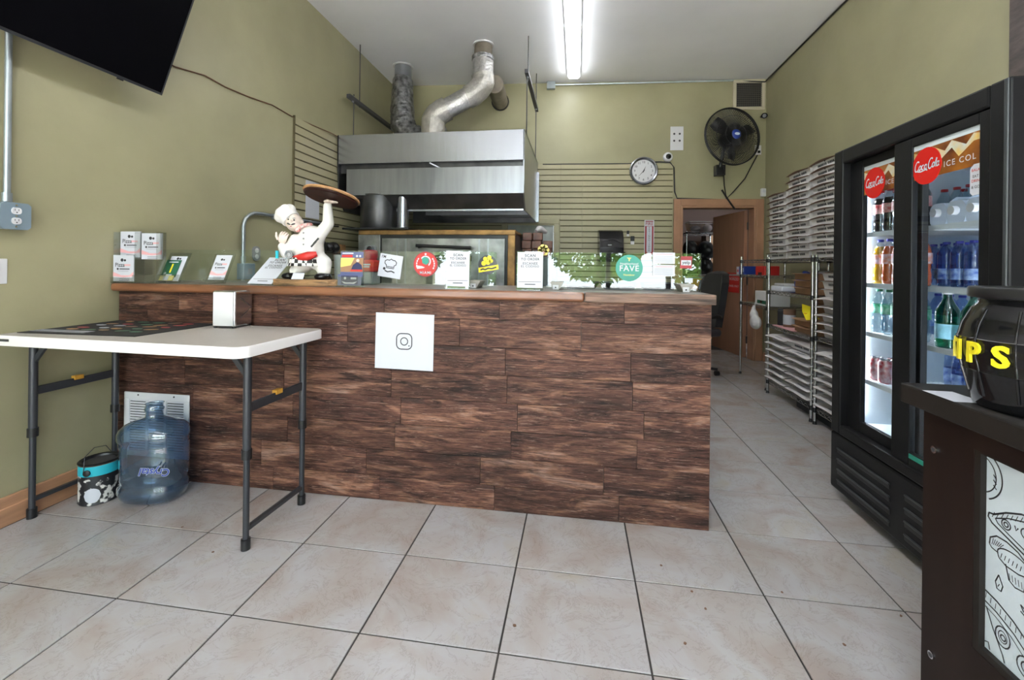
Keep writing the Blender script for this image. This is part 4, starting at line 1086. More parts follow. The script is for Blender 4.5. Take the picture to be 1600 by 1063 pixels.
tp = mb.build('table_top', ['table_white', 'table_edge'], tb, smooth=35)
MB(O).box(TX0 + .05, TX0 + .10, TY0 - .0012, TY0 + .002, TZ - .026, TZ - .015).build('handle_slot', 'dark_grey', tp)
xs = {0: TX0 + .018, 1: -1.378}
for i, x in xs.items():
    yf, yb = 1.71, 2.075
    for y in (yf, yb):
        lg = MB(O).cyl((x, y, .40), (x, y, TZ - .045), .0165, n=14).build('leg', 'leg_grey', tb, smooth=40)
        MB(O).cyl((x, y, .03), (x, y, .42), .0125, n=14).build('leg_extension', 'leg_grey', lg, smooth=40)
        MB(O).cyl((x, y, .385), (x, y, .425), .0205, n=14).build('lock_collar', 'black', lg, smooth=40)
        MB(O).cyl((x, y, .0), (x, y, .045), .019, n=14).build('foot_cap', 'black', lg, smooth=40)
    MB(O).bar((x, yf, .60), (x, yb, .60), .012, .04).build('cross_bar', 'leg_grey', tb, bevel=.003)
    MB(O).box(x - .012, x + .012, (yf + yb) / 2 - .02, (yf + yb) / 2 + .02, .612, .632).build('lock_tab', 'amber', tb)
    MB(O).bar((x, yf, .085), (x, yb, .085), .018, .018).build('foot_bar', 'leg_grey', tb)
    for y in (yf, yb):
        s = -1 if i else 1
        if i == 0: s = -.25 if False else 1
        MB(O).bar((x + s * .0, y, TZ - .15), (x + s * .09, y, TZ - .047), .012, .022).build('brace', 'leg_grey', tb)
# black printed mat on the table
mt = thing('table_mat', 'black printed mat with coloured pictures lying on the table', 'mat', (-2.28, 1.93, TZ + .0005))
P = [atZ(40, 514, TZ), atZ(186, 497, TZ), atZ(343, 506, TZ), atZ(232, 523.5, TZ)]
P = [Vector((-2.53, 1.66, TZ)), Vector((-2.53, 2.12, TZ)), Vector((-1.90, 2.115, TZ)), Vector((-1.93, 1.68, TZ))]
MB((-2.28, 1.93, TZ)).raw([(p.x, p.y, TZ + z) for z in (0, .003) for p in P], [(0, 1, 2, 3), (4, 5, 6, 7), (0, 1, 5, 4), (1, 2, 6, 5), (2, 3, 7, 6), (3, 0, 4, 7)]).build('sheet', 'black_matte', mt)
cols = ['kraft', 'green_dark', 'edge_wood', 'print_light', 'crust', 'red_dark']
for i in range(5):
    for j in range(5):
        x = -2.42 + .095 * i + random.uniform(-.012, .012); y = 1.79 + .07 * j + random.uniform(-.01, .01)
        o = MB().prism([(a * .034, b * .018) for a, b in circ(1, 8)], lambda a, b, d: Vector((a, b, d)), .0004).build('printed_picture', random.choice(cols), mt)
        o.location = (x + 2.28, y - 1.93, .0034); o.rotation_euler = (0, 0, random.uniform(-.5, .5))
for j in range(3): MB().box(-.2, .1, -.006, .006, 0, .0004).build('printed_line', 'print_light', mt).location = (-.05, -.22 + .02 * j, .0034)
# napkin dispenser
a = atZ(346, 512, TZ); b = atZ(395, 513, TZ)
nd = thing('napkin_dispenser', 'chrome napkin dispenser with white face standing on the table', 'dispenser', (-1.775, 2.06, TZ), math.radians(4))
MB().box(-.062, .062, -.065, .065, .006, .190).build('case', 'chrome', nd, bevel=.008, seg=3)
MB().box(-.054, .054, -.072, -.0655, .012, .183).build('face', 'white', nd, bevel=.01, seg=3)
MB().raw([(.0625, -.03, .05), (.0625, .05, .10), (.0625, -.03, .15), (.0625, -.02, .15), (.0625, .062, .10), (.0625, -.02, .05)], [(0, 1, 4, 5), (1, 2, 3, 4)]).build('embossed_mark', 'steel_dull', nd)
for x in (-.05, .05):
    for y in (-.055, .055): MB().cyl((x, y, 0), (x, y, .008), .01, n=10).build('foot', 'black', nd)

# water jug on its floor, blue tinted, oval with grip
jg = thing('water_jug', 'large empty blue plastic water jug standing on the floor', 'jug', (-2.155, 1.985, .001), math.radians(8))
prof = [(.0, .006), (.80, .004), (.93, .02), (.97, .05), (.97, .075), (.93, .09), (.93, .105), (.98, .125), (.98, .27), (.95, .285), (.95, .300), (.99, .315), (.99, .345), (.93, .365), (.80, .385), (.55, .405), (.30, .415), (.235, .42), (.22, .43), (.22, .45), (.25, .455), (.25, .465), (.22, .47), (.22, .485), (.24, .488)]
n = 40; vs = []; fs = []
RX, RY = .158, .112
for r, z in prof:
    for j in range(n):
        a_ = 2 * PI * j / n
        ca, sa = math.cos(a_), math.sin(a_)
        rx, ry = (RX * r, RY * r) if r > .3 else (.17 * r, .17 * r)
        e = .75 if r > .5 else 1
        x = rx * math.copysign(abs(ca) ** e, ca); y = ry * math.copysign(abs(sa) ** e, sa)
        if .10 < z < .285 and ca < -.55: x += .055 * min(1, (-.55 - ca) / .25) * math.exp(-(abs(sa) / .75) ** 2)
        vs.append((x, y, z))
for i in range(len(prof) - 1):
    for j in range(n): fs.append((i * n + j, i * n + (j + 1) % n, (i + 1) * n + (j + 1) % n, (i + 1) * n + j))
MB().raw(vs, fs).build('bottle', 'jug_blue', jg, smooth=50)
MB().tube([(-.145, 0, .275), (-.158, 0, .25), (-.158, 0, .15), (-.145, 0, .12)], .014, 10).build('grip', 'jug_blue', jg, smooth=60)
tfn = lambda x, y, d: Vector((.10 - x, -.1135 - d, .185 - y))
lg = MB().text('Crystal', .052, tfn, .001, bold=.02, shear=.3).build('lettering', 'blue', jg)
MB().text('Crystal', .052, tfn, .0006, bold=.05, shear=.3).build('lettering_outline', 'paper', jg)
# paint can
pc = thing('paint_can', 'used paint can with teal band and peeling dark label', 'can', (-2.415, 1.93, .001), .3)
MB().lathe([(.08, .0), (.083, .004), (.081, .010), (.081, .145)], 28, cap=True).build('body', 'can_paint', pc, smooth=40)
MB().lathe([(.0822, .145), (.0822, .195)], 28, cap=False).build('teal_band', 'teal', pc, smooth=40)
MB().lathe([(.081, .194), (.084, .197), (.085, .203), (.080, .207), (.070, .203), (.066, .192), (0, .192)], 28, cap=False).build('rim', 'black', pc, smooth=40)
MB().lathe([(.064, .1925), (.064, .196), (0, .196)], 24, cap=False).build('lid', 'dark_grey', pc, smooth=40)
MB().lathe([(.0825, .194), (.0835, .199), (.0815, .2035)], 28, cap=False).build('lid_rim', 'kraft', pc, smooth=40)
mb = MB()
mb.tube([(0 + .0835 * math.sin(-.2), -.0835, .165), (-.012, -.086, .19), (-.02, -.07, .24), (-.012, -.02, .268), (0, .04, .255), (.004, .08, .20), (0, .083, .165)], .0018, 6); mb.build('bail_handle', 'dark_grey', pc, smooth=60)
MB().lathe([(.016, -.083), (.016, -.088), (.008, -.091)], 14, (0, 0, .165), axis='Y').build('bail_ear', 'black', pc, smooth=40)
cols_ = [(-.034 + .068 * i / 10, .034 * math.sqrt(max(0, 1 - ((i - 5) / 5) ** 2)) + .002) for i in range(11)]
MB().raw([(.0816 * math.sin(x / .0816 + .25), -.0816 * math.cos(x / .0816 + .25), .05 + s_ * q) for x, q in cols_ for s_ in (-1, 1)], [(2 * i, 2 * i + 1, 2 * i + 3, 2 * i + 2) for i in range(10)]).build('label_patch', 'paper', pc)
# small bits of debris on the floor
for (u, v) in ((255, 779), (285, 824), (333, 863), (1033, 884), (1081, 925), (1070, 1006), (804, 978), (1222, 926), (1408, 963), (1319, 1008), (1102, 952)):
    p = atZ(u, v, 0)
    o = MB().prism([(q[0] * random.uniform(.6, 1.2), q[1] * random.uniform(.5, 1.1)) for q in circ(.006, 7)], lambda x, y, d: Vector((x, y, d)), .0015).build('floor_crumb', 'kraft_dark')
    tag(o, 'tiny dark crumb lying on the beige floor tiles', 'crumb', 'crumbs on the floor'); o.location = (p.x, p.y, .0004); o.rotation_euler = (0, 0, random.random() * 6)
# ------------------------------------------------------------------ things standing on the counter top
ZC = ZT + .0015
def menu_art(card, fn, w, h, parent):
    """printed front of the pizza menu: two corner squares are left out, logo, lines, red wave"""
    mb = MB(); mb.prism(circ(w * .07, 10, -w * .06, h * .32), fn, .0012); mb.prism(circ(w * .05, 10, w * .08, h * .31), fn, .0012)
    mb.text('Pizza', w * .24, lambda x, y, d: fn(x - w * .16, y + h * .13, d), .0012, bold=.01)
    mb.prism(circ(w * .045, 8, -w * .27, -h * .02), fn, .0012)
    mb.stroke([(-w * .18, -h * .02), (w * .32, -h * .02)], h * .035, fn, .0012)
    for q in (-.40, -.46): mb.stroke([(-w * .2, h * q), (w * .3, h * q)], h * .014, fn, .0012)
    mb.build('print', 'print_dark', parent)
    mb = MB(); mb.stroke([(w * .06, h * .13), (w * .36, h * .13)], h * .06, fn, .0012)
    mb.prism([(-w * .5, -h * .30), (0, -h * .34), (w * .5, -h * .30), (w * .5, -h * .12), (w * .3, -h * .26), (-w * .1, -h * .26), (-w * .5, -h * .14)], fn, .0009)
    mb.build('red_print', 'pink', parent)
    mb = MB()
    for q in (-.08, -.115): mb.stroke([(-w * .26, h * q), (w * .26, h * q)], h * .012, fn, .0012)
    mb.build('small_print', 'print_light', parent)
HYP = 2.20
# acrylic rack with three menus
HYR = 2.128
x0, x1 = XL + .008, atY(246, 400, HYR).x
W = x1 - x0
rk = thing('menu_rack', 'clear acrylic four pocket rack holding menus by the olive wall', 'rack', (x0, HYR, ZC))
MB().box(0, W, .05, .054, 0, .285).box(0, W, -.02, .05, 0, .003).box(W / 2 - .0015, W / 2 + .0015, -.005, .05, 0, .285).box(0, .003, -.005, .05, 0, .285).box(W - .003, W, -.005, .05, 0, .285).box(W / 2, W, -.02, -.017, 0, .045).box(0, W / 2, -.02, -.017, 0, .03).build('frame', 'acrylic', rk)
mw = W / 2 - .008
for cx, cz, y, lb in ((W * .25, .215, .03, 'white pizza menu in the upper pocket next to the wall'), (W * .25, .080, -.008, 'white pizza menu in the lower pocket of the acrylic rack'), (W * .75, .205, .03, 'white pizza menu in the pocket above an empty pocket')):
    t = thing('menu_card', lb, 'menu', (x0 + cx, HYR + y, ZC + cz - .075), 0, None)
    f = lambda a, b, d: Vector((a, -d, b + .075))
    MB().prism([(-mw / 2, -.072), (mw / 2, -.072), (mw / 2, .075), (-mw / 2, .075)], f, -.006).build('sheet', 'paper', t)
    menu_art(None, f, mw, .147, t)
# leaning acrylic holders
def leaner(u0, u1, name, lb, w, h, lean=24):
    p = atZ((u0 + u1) / 2, 436, ZC)
    x = atY((u0 + u1) / 2, 436, HYP).x
    t = thing(name, lb, 'card holder', (x, HYP - .02, ZC))
    a = math.radians(lean); f = lambda q, r, d: Vector((q, r * math.sin(a) - d * math.cos(a), r * math.cos(a) + d * math.sin(a) + .004))
    return t, f
t, f = leaner(250, 288, 'card_holder', 'clear leaning holder with green card showing number one', .13, .17)
MB().prism([(-.07, 0), (.07, 0), (.07, .185), (-.07, .185)], f, -.003).build('back_plate', 'acrylic', t)
MB().prism([(-.07, 0), (.07, 0), (.07, .04), (-.07, .04)], lambda q, r, d: f(q, r, d + .018), .002).build('pocket', 'acrylic', t)
c1 = thing('menu_card', 'white menu behind the green card in the leaning holder', 'menu', tuple(t.location))
MB().prism([(-.05, .008), (.055, .008), (.055, .162), (-.05, .162)], f, .002).build('sheet', 'paper', c1)
MB().prism(circ(.008, 10, -.002, .147), f, .003).prism(circ(.006, 10, .014, .146), f, .003).build('print', 'print_dark', c1)
c2 = thing('green_card', 'dark green flyer with yellow number one in the leaning holder', 'card', tuple(t.location))
f2 = lambda q, r, d: f(q - .012, r, d + .006)
MB().prism([(-.05, .03), (.045, .03), (.045, .135), (-.05, .135)], f2, .002).build('sheet', 'green_dark', c2)
MB().text('1', .075, lambda x, y, d: f2(x, y + .08, d), .0024, bold=.02).build('lettering', 'yellow', c2)
MB().stroke([(-.03, .122), (.03, .122)], .007, f2, .0024).prism(circ(.008, 10, -.03, .052), f2, .0026).stroke([(-.02, .042), (.02, .042)], .008, f2, .0024).build('white_print', 'paper', c2)
c3 = thing('card_stack', 'small yellow and white cards in the pocket of the leaning holder', 'card', tuple(t.location))
MB().prism([(-.058, .006), (.03, .006), (.03, .036), (-.058, .036)], lambda q, r, d: f(q, r, d + .011), .003).build('sheet', 'yellow_card', c3)
MB().prism([(-.03, .008), (.0, .008), (.0, .033), (-.03, .033)], lambda q, r, d: f(q, r, d + .0145), .0006).build('print', 'paper', c3)
t, f = leaner(322, 358, 'card_holder', 'clear leaning holder with single white menu', .13, .17)
MB().prism([(-.066, 0), (.066, 0), (.066, .18), (-.066, .18)], f, -.003).build('back_plate', 'acrylic', t)
MB().prism([(-.066, 0), (.066, 0), (.066, .03), (-.066, .03)], lambda q, r, d: f(q, r, d + .014), .002).build('pocket', 'acrylic', t)
c1 = thing('menu_card', 'white pizza menu alone in the second leaning holder', 'menu', tuple(t.location))
MB().prism([(-.05, .02), (.05, .02), (.05, .172), (-.05, .172)], f, .002).build('sheet', 'paper', c1)
menu_art(None, lambda x, y, d: f(x, y + .096, d + .0018), .1, .15, c1)
# scan-to-order signs, the square codes left out
def scan_art(f, w, h, t):
    mb = MB()
    mb.text('SCAN', w * .15, lambda x, y, d: f(x, y + h * .90, d), .0008, bold=.028, space=1.15)
    mb.text('TO ORDER', w * .13, lambda x, y, d: f(x, y + h * .80, d), .0008, bold=.028, space=1.15)
    mb.text('ESCANEE', w * .13, lambda x, y, d: f(x, y + h * .68, d), .0008, bold=.02, space=1.15)
    mb.text('EL CODIGO', w * .12, lambda x, y, d: f(x, y + h * .60, d), .0008, bold=.02, space=1.15)
    mb.stroke([(-w * .44, h * .17), (w * .44, h * .17)], h * .012, f, .0008)
    mb.stroke([(-w * .2, h * .10), (w * .22, h * .10)], h * .025, f, .0008)
    mb.build('print', 'print_grey', t)
t, f = leaner(392, 430, 'order_sign', 'white scan to order sign leaning back beside the chef statue', .13, .18, 40)
t['category'] = 'sign'
f_ = lambda q, r, d: f(q + r * .22, r, d)
MB().prism([(-.078, 0), (.068, 0), (.068, .19), (-.078, .19)], f_, .004).build('sheet', 'paper', t)
MB().box(-.06, .06, .0, .1, 0, .004).build('stand', 'acrylic', t)
scan_art(lambda x, y, d: f_(x, y, d + .004), .146, .19, t)
for u0, u1, lb in ((697, 733, 'upright white scan to order sign beside the yellow sticker'), (808, 848, 'upright white scan to order sign beside the brown packages')):
    xa, xb = atY(u0, 430, 2.18).x, atY(u1, 430, 2.18).x
    t = thing('order_sign', lb, 'sign', ((xa + xb) / 2, 2.18, ZC))
    w = xb - xa; f = lambda x, y, d: Vector((x, y * .06 - d, y + .012))
    MB().prism([(-w / 2 - .004, -.012), (w / 2 + .004, -.012), (w / 2 + .004, .182), (-w / 2 - .004, .182)], f, -.003).box(-w / 2, w / 2, -.02, .05, 0, .003).build('stand', 'acrylic', t)
    MB().prism([(-w / 2, 0), (w / 2, 0), (w / 2, .178), (-w / 2, .178)], f, .0015).build('sheet', 'paper', t)
    scan_art(lambda x, y, d: f(x, y, d + .0015), w, .178, t)
# flyer stand beside the chef
xa, xb = atY(530, 430, 2.19).x, atY(568, 430, 2.19).x
t = thing('flyer_stand', 'acrylic stand with colourful picture flyer and dark cards', 'flyer stand', ((xa + xb) / 2, 2.19, ZC))
w = xb - xa; f = lambda x, y, d: Vector((x, y * .05 - d, y + .003))
MB().prism([(-w / 2, 0), (w / 2, 0), (w / 2, .19), (-w / 2, .19)], f, -.003).box(-w / 2, w / 2, -.03, .05, 0, .003).prism([(-w / 2, 0), (w / 2, 0), (w / 2, .05), (-w / 2, .05)], lambda x, y, d: f(x, y, d + .028), .002).build('stand', 'acrylic', t)
c1 = thing('picture_flyer', 'flyer with blue header and brown photo in acrylic stand', 'flyer', tuple(t.location))
MB().prism([(-w * .46, .05), (w * .46, .05), (w * .46, .182), (-w * .46, .182)], f, .001).build('sheet', 'navy_light', c1)
MB().prism([(-w * .46, .075), (w * .46, .075), (w * .46, .150), (-w * .46, .150)], f, .0014).build('photo', 'kraft', c1)
MB().prism([(-w * .46, .10), (-w * .05, .11), (w * .1, .15), (-w * .46, .15)], f, .0018).build('photo_light', 'yellow_card', c1)
MB().prism([(-w * .02, .088), (w * .44, .088), (w * .40, .112), (w * .22, .13), (w * .05, .112)], f, .0020).build('photo_figure', 'navy', c1)
MB().prism(circ(.009, 10, w * .24, .136), f, .0022).build('photo_face', 'skin', c1)
MB().prism([(-w * .42, .153), (w * .02, .153), (w * .02, .166), (-w * .42, .166)], f, .0016).prism([(-w * .05, .078), (w * .44, .078), (w * .44, .088), (-w * .05, .088)], f, .0024).build('red_print', 'red', c1)
MB().stroke([(-w * .4, .174), (w * .05, .174)], .006, f, .0018).prism(circ(.006, 8, w * .2, .16), f, .0018).prism(circ(.006, 8, w * .33, .16), f, .0018).build('white_print', 'paper', c1)
c2 = thing('dark_card', 'navy card with white drawing in the pocket of the flyer stand', 'card', tuple(t.location))
f3 = lambda x, y, d: f(x, y, d + .020)
MB().prism([(-w * .48, .004), (w * .48, .004), (w * .48, .062), (-w * .48, .062)], f3, .001).build('border', 'navy_light', c2)
MB().prism([(-w * .34, .010), (w * .34, .010), (w * .34, .056), (-w * .34, .056)], f3, .0014).build('sheet', 'navy', c2)
MB().prism([(-w * .32, .026), (-w * .15, .02), (w * .15, .02), (w * .32, .026), (w * .2, .013), (-w * .2, .013)], f3, .0018).prism(circ(.007, 8, -w * .18, .042), f3, .0018).stroke([(w * .05, .042), (w * .28, .042)], .01, f3, .0018).build('white_print', 'paper', c2)
# red dispenser behind the guard
t = thing('red_dispenser', 'red and grey cup dispenser behind the flyer stand', 'dispenser', (atY(578, 430, 2.5).x, 2.5, ZC))
MB().box(-.045, .045, -.05, .05, 0, .075).build('base', 'grey_plastic', t, bevel=.008)
MB().box(-.05, .05, -.055, .055, .075, .145).build('body', 'red', t, bevel=.008)
MB().lathe([(.04, .145), (.046, .17), (.044, .20), (.03, .205)], 20).build('top', 'red_dark', t, smooth=50)
MB().stroke([(-.03, .118), (.03, .118)], .008, lambda x, y, d: Vector((x, -.0555 - d, y))).stroke([(-.02, .105), (.025, .105)], .008, lambda x, y, d: Vector((x, -.0555 - d, y))).build('white_print', 'paper', t)
# white cup
t = thing('paper_cup', 'upturned white paper cup behind the flyer stand', 'cup', (atY(533, 400, 2.5).x, 2.5, ZC))
MB().lathe([(.034, 0), (.042, .17), (.044, .175), (.041, .175), (.033, .006), (0, .006)], 24, cap=False).build('wall', 'white', t, smooth=40)
MB().lathe([(.034, 0), (.034, .02)], 24).build('base', 'white', t)
# black trays behind the right guard
for i, (u0, u1, lb) in enumerate(((880, 936, 'black tray behind the teal sticker guard, beside the order sign'), (938, 998, 'black tray in the middle behind the teal sticker guard'), (1000, 1060, 'black wedge tray at the open end of the counter'))):
    xa, xb = atY(u0, 450, 2.46).x, atY(u1, 450, 2.46).x
    t = thing('black_tray', lb, 'tray', ((xa + xb) / 2, 2.48, ZC))
    w = (xb - xa) / 2
    MB().lathe([(w * .8, 0), (w, .03), (w, .038), (w * .94, .036), (w * .78, .008), (0, .008)], 28, sy=.55, cap=False).build('tray', 'black_gloss', t, smooth=40)
    MB().tube([(w * .98 * math.cos(a), w * .54 * math.sin(a), .037) for a in [2 * PI * k / 28 for k in range(28)]], .004, 6, closed=True).build('rim', 'dark_grey', t, smooth=60)

# ------------------------------------------------------------------ chef statue on its wooden slab
CHX, CHY = atY(482, 440, 2.24).x, 2.24
sl = MB((CHX, CHY, ZC)); pts = []
pts = [(CHX + .19 * math.copysign(abs(math.cos(a)) ** .5, math.cos(a)) * random.uniform(.97, 1.03), CHY + .085 * math.copysign(abs(math.sin(a)) ** .6, math.sin(a)) * random.uniform(.92, 1.04)) for a in [2 * PI * k / 32 for k in range(32)]]
sl.prism(pts, lambda x, y, d: Vector((x, y, ZC + d)), .034)
tag(sl.build('wooden_slab', 'slab_wood', bevel=.005), 'rough live-edge wooden slab under the chef statue', 'slab').location = (CHX, CHY, ZC)
ZB = ZC + .0345
ch = thing('chef_statue', 'white glazed chef figurine in tall hat raising a round tray', 'statue', (CHX, CHY, ZB))
def px_(u, v, dy=0):        # figure coordinates from the picture, at the figure's own depth
    p = atY(u, v, CHY + dy); return Vector((p.x - CHX, dy, p.z - ZB))
def cap(mb, a, b, ra, rb, n=14):
    a, b = Vector(a), Vector(b)
    mb.ell(a, (ra,) * 3, n=n); mb.ell(b, (rb,) * 3, n=n); mb.tube([a, b], [ra, rb], n)
def remesh(o, vox, it=6):
    r = o.modifiers.new('r', 'REMESH'); r.mode = 'VOXEL'; r.voxel_size = vox; r.use_smooth_shade = True
    s = o.modifiers.new('s', 'SMOOTH'); s.factor = .5; s.iterations = it
hip = px_(488, 402); belly = px_(481, 392); chest = px_(487, 372); neck = px_(476, 357)
shR = px_(500, 366, .0); elR = px_(513, 350); wrR = px_(512, 322)
shL = px_(462, 375, -.02); elL = px_(447, 396, -.045); wrL = px_(441, 383, -.06)
mb = MB()
mb.ell(belly, (.082, .07, .085)); mb.ell(chest, (.075, .058, .07)); cap(mb, chest, hip, .06, .065); cap(mb, chest, neck, .05, .03)
cap(mb, shR, elR, .036, .031); cap(mb, elR, wrR, .031, .024)
cap(mb, shL, elL, .034, .028); cap(mb, elL, wrL + Vector((.0, 0, -.008)), .028, .023)
kn = px_(504, 412); fR = px_(506, 422, -.01); fL = px_(462, 424, -.02)
cap(mb, hip, kn, .058, .05); cap(mb, kn, fR, .05, .038); cap(mb, hip, px_(472, 414), .058, .05); cap(mb, px_(472, 414), fL, .048, .034)
o = mb.build('suit', 'statue_white', ch, smooth=60); remesh(o, .006)
mb = MB(); hdc = px_(460, 348, -.01)
mb.ell(hdc, (.046, .044, .052), Matrix.Rotation(-.4, 3, 'Y')); mb.ell(hdc + Vector((.014, -.03, -.014)), (.03, .024, .022)); mb.ell(hdc + Vector((.010, -.048, .0)), (.013, .014, .011)); mb.ell(hdc + Vector((.03, -.018, -.022)), (.026, .026, .024)); mb.ell(hdc + Vector((.046, .004, .002)), (.008, .008, .014))
o = mb.build('head', 'pale_skin', ch, smooth=60); remesh(o, .004, 3)
for s_, p in ((-1, Vector((-.008, -.041, .014))), (1, Vector((.024, -.038, .010)))):
    MB().ell(hdc + p, (.005, .004, .004), n=10).build('eye', 'print_dark', ch, smooth=60)
    MB().ell(hdc + p + Vector((0, -.001, .010)), (.009, .004, .003), n=10).build('eyebrow', 'grey_plastic', ch, smooth=60)
MB().ell(hdc + Vector((.003, -.05, -.012)), (.014, .008, .005), Matrix.Rotation(.3, 3, 'Y'), n=12).ell(hdc + Vector((.024, -.047, -.014)), (.014, .008, .005), Matrix.Rotation(-.3, 3, 'Y'), n=12).build('moustache', 'dark_grey', ch, smooth=60)
MB().ell(hdc + Vector((.014, -.046, -.024)), (.009, .006, .003), n=10).build('mouth', 'red_dark', ch, smooth=60)
hb = px_(452, 339, .01)
mb = MB(); ax = Vector((-.72, .05, .62)).normalized()
mb.tube([hdc + ax * .022, hdc + ax * .05], [.051, .052], 20)
for k in range(7):
    a = 2 * PI * k / 7; u_ = ax.orthogonal().normalized(); w_ = ax.cross(u_); mb.ell(hdc + ax * .075 + (u_ * math.cos(a) + w_ * math.sin(a)) * .032, (.033,) * 3, n=12)
mb.ell(hdc + ax * .08, (.045,) * 3, n=14)
o = mb.build('chef_hat', 'statue_white', ch, smooth=60); remesh(o, .005, 4)
# scarf, spoon, cloth, apron
mb = MB(); mb.tube([neck + Vector((.036 * math.cos(a), -.006 + .038 * math.sin(a), .004 + .016 * math.cos(a))) for a in [2 * PI * k / 24 for k in range(24)]], .011, 10, closed=True)
mb.ell(neck + Vector((-.012, -.045, -.014)), (.014, .01, .012)); mb.build('scarf', 'scarf_red', ch, smooth=60)
mb = MB(); mb.tube([(q.x, q.y, q.z) for q in (px_(461, 404, -.055), px_(470, 403, -.075), px_(482, 400, -.08), px_(495, 397, -.06))], [.016, .022, .024, .014], 12); o = mb.build('red_cloth', 'red', ch, smooth=60, label='red cloth at the waist')
ap = []
for i in range(6):
    zz = px_(480, 403 + i * 2.6).z
    for j in range(9):
        a = -PI * .92 + PI * .84 * j / 8 ; r_ = 1 + .02 * i
        ap.append((belly.x + .094 * r_ * math.cos(a), -.005 + .086 * r_ * math.sin(a), zz))
mb = MB().raw(ap, [(i * 9 + j, i * 9 + j + 1, (i + 1) * 9 + j + 1, (i + 1) * 9 + j) for i in range(5) for j in range(8)])
o = mb.build('apron', 'apron_check', ch, smooth=60); so = o.modifiers.new('t', 'SOLIDIFY'); so.thickness = .004
for q in (px_(490, 381, -.075), px_(486, 386, -.078)): MB().bar(q, q + Vector((.026, .004, .03)), .004, .009).build('pocket_trim', 'black', ch)
for v in (364, 373, 382): MB().ell(px_(474, v, -.066 + .0006 * (382 - v)), (.005, .004, .005), n=10).build('button', 'grey_plastic', ch, smooth=60)
mb = MB(); mb.tube([px_(451, 398, -.085) + Vector((.02 * math.cos(a), 0, .018 * math.sin(a))) for a in [2 * PI * k / 16 for k in range(16)]], .005, 8, closed=True); mb.ell(px_(451, 398, -.085), (.014, .006, .013)); mb.build('medal', 'grey_plastic', ch, smooth=60)
for u in (433, 449): MB().bar(px_(u, 392, -.078), px_(u, 404, -.078), .008, .014).build('ribbon', 'teal', ch)
# shoes
for q, nm in ((fR, 0), (fL, 1)):
    mb = MB(); d = Vector((.004, -.03, 0)) if nm == 0 else Vector((-.032, -.014, 0))
    c_ = Vector((q.x, q.y, .016)); mb.ell(c_, (.040, .045, .026)); mb.ell(c_ + d, (.038, .036, .020)); mb.box(c_.x - .03, c_.x + .03, c_.y - .04, c_.y + .04, 0, .012)
    o = mb.build('shoe', 'black_gloss', ch, smooth=60); remesh(o, .005, 3)
# hands: palm, four bent fingers and a thumb
def fig_hand(o_, palm_dir, fing_dir, side, curl, sc_=1.0):
    pd, fd, sd_ = Vector(palm_dir).normalized(), Vector(fing_dir).normalized(), Vector(side).normalized()
    mb = MB(); R = Matrix((fd, sd_, pd)).transposed()
    mb.ell(Vector(o_) + fd * .016 * sc_, (.021 * sc_, .020 * sc_, .009 * sc_), R)
    for k in range(4):
        ln = (.022, .026, .024, .018)[k] * sc_; b0 = Vector(o_) + fd * .030 * sc_ + sd_ * (k - 1.5) * .0098 * sc_
        p1 = b0 + (fd * math.cos(curl * .4) - pd * math.sin(curl * .4)) * ln * .55; p2 = p1 + (fd * math.cos(curl) - pd * math.sin(curl)) * ln * .5
        mb.tube([b0 - fd * .008, b0, p1, p2], [.0050 * sc_, .0050 * sc_, .0046 * sc_, .0036 * sc_], 8)
        mb.ell(p2, (.0036 * sc_,) * 3, n=8)
    t0 = Vector(o_) + fd * .008 * sc_ - sd_ * .018 * sc_; t1 = t0 - sd_ * .012 * sc_ + fd * .012 * sc_; t2 = t1 + fd * .014 * sc_ - sd_ * .004 * sc_
    mb.tube([t0, t1, t2], [.0062 * sc_, .0055 * sc_, .004 * sc_], 8); mb.ell(t2, (.004 * sc_,) * 3, n=8)
    o = mb.build('hand', 'pale_skin', ch, smooth=60)
    return o
top = wrR + Vector((0, 0, .022))
fig_hand(top + Vector((-.012, 0, .0)), (0, 0, 1), (1, -.1, .0), (0, 1, 0), .15, 1.25)
mb = MB(); cap(mb, wrR, top, .021, .016); mb.build('wrist', 'pale_skin', ch, smooth=60)
fig_hand(wrL + Vector((0, -.006, .012)), (.25, -.9, .1), (.35, -.1, .9), (.9, .1, -.3), 1.0, 1.25)
# tray: round pizza board seen from below
TC = px_(517, 312) + Vector((.0, .0, .008))
ttl = Matrix.Rotation(math.radians(7), 3, 'Y') @ Matrix.Rotation(math.radians(-13), 3, 'X')
def tilt(mb): mb.v = [tuple(ttl @ Vector(v) + TC) for v in mb.v]; return mb
TC = Vector((TC.x, 0, top.z + .012))
tilt(MB().lathe([(0, 0), (.135, 0), (.142, .006), (.142, .012), (0, .013)], 36, cap=False)).build('tray', 'pizza_brown', ch, smooth=40, label='round dark brown pizza board held overhead')
tilt(MB().lathe([(.0, .0135), (.146, .0135), (.150, .020), (.146, .028), (.126, .030), (.12, .024), (0, .024)], 36, cap=False)).build('pizza_crust', 'crust', ch, smooth=40)
# gratuity card at the feet
tag(MB().prism([(-.036, 0), (.034, 0), (.036, .034), (-.03, .034)], lambda x, y, d: Vector((x, y * .3 - d, y)), .0008).build('name_card', 'paper'), 'small white card leaning against the chef statue shoes', 'card').location = (px_(478, 425).x + CHX, CHY - .075, ZB + .0005)
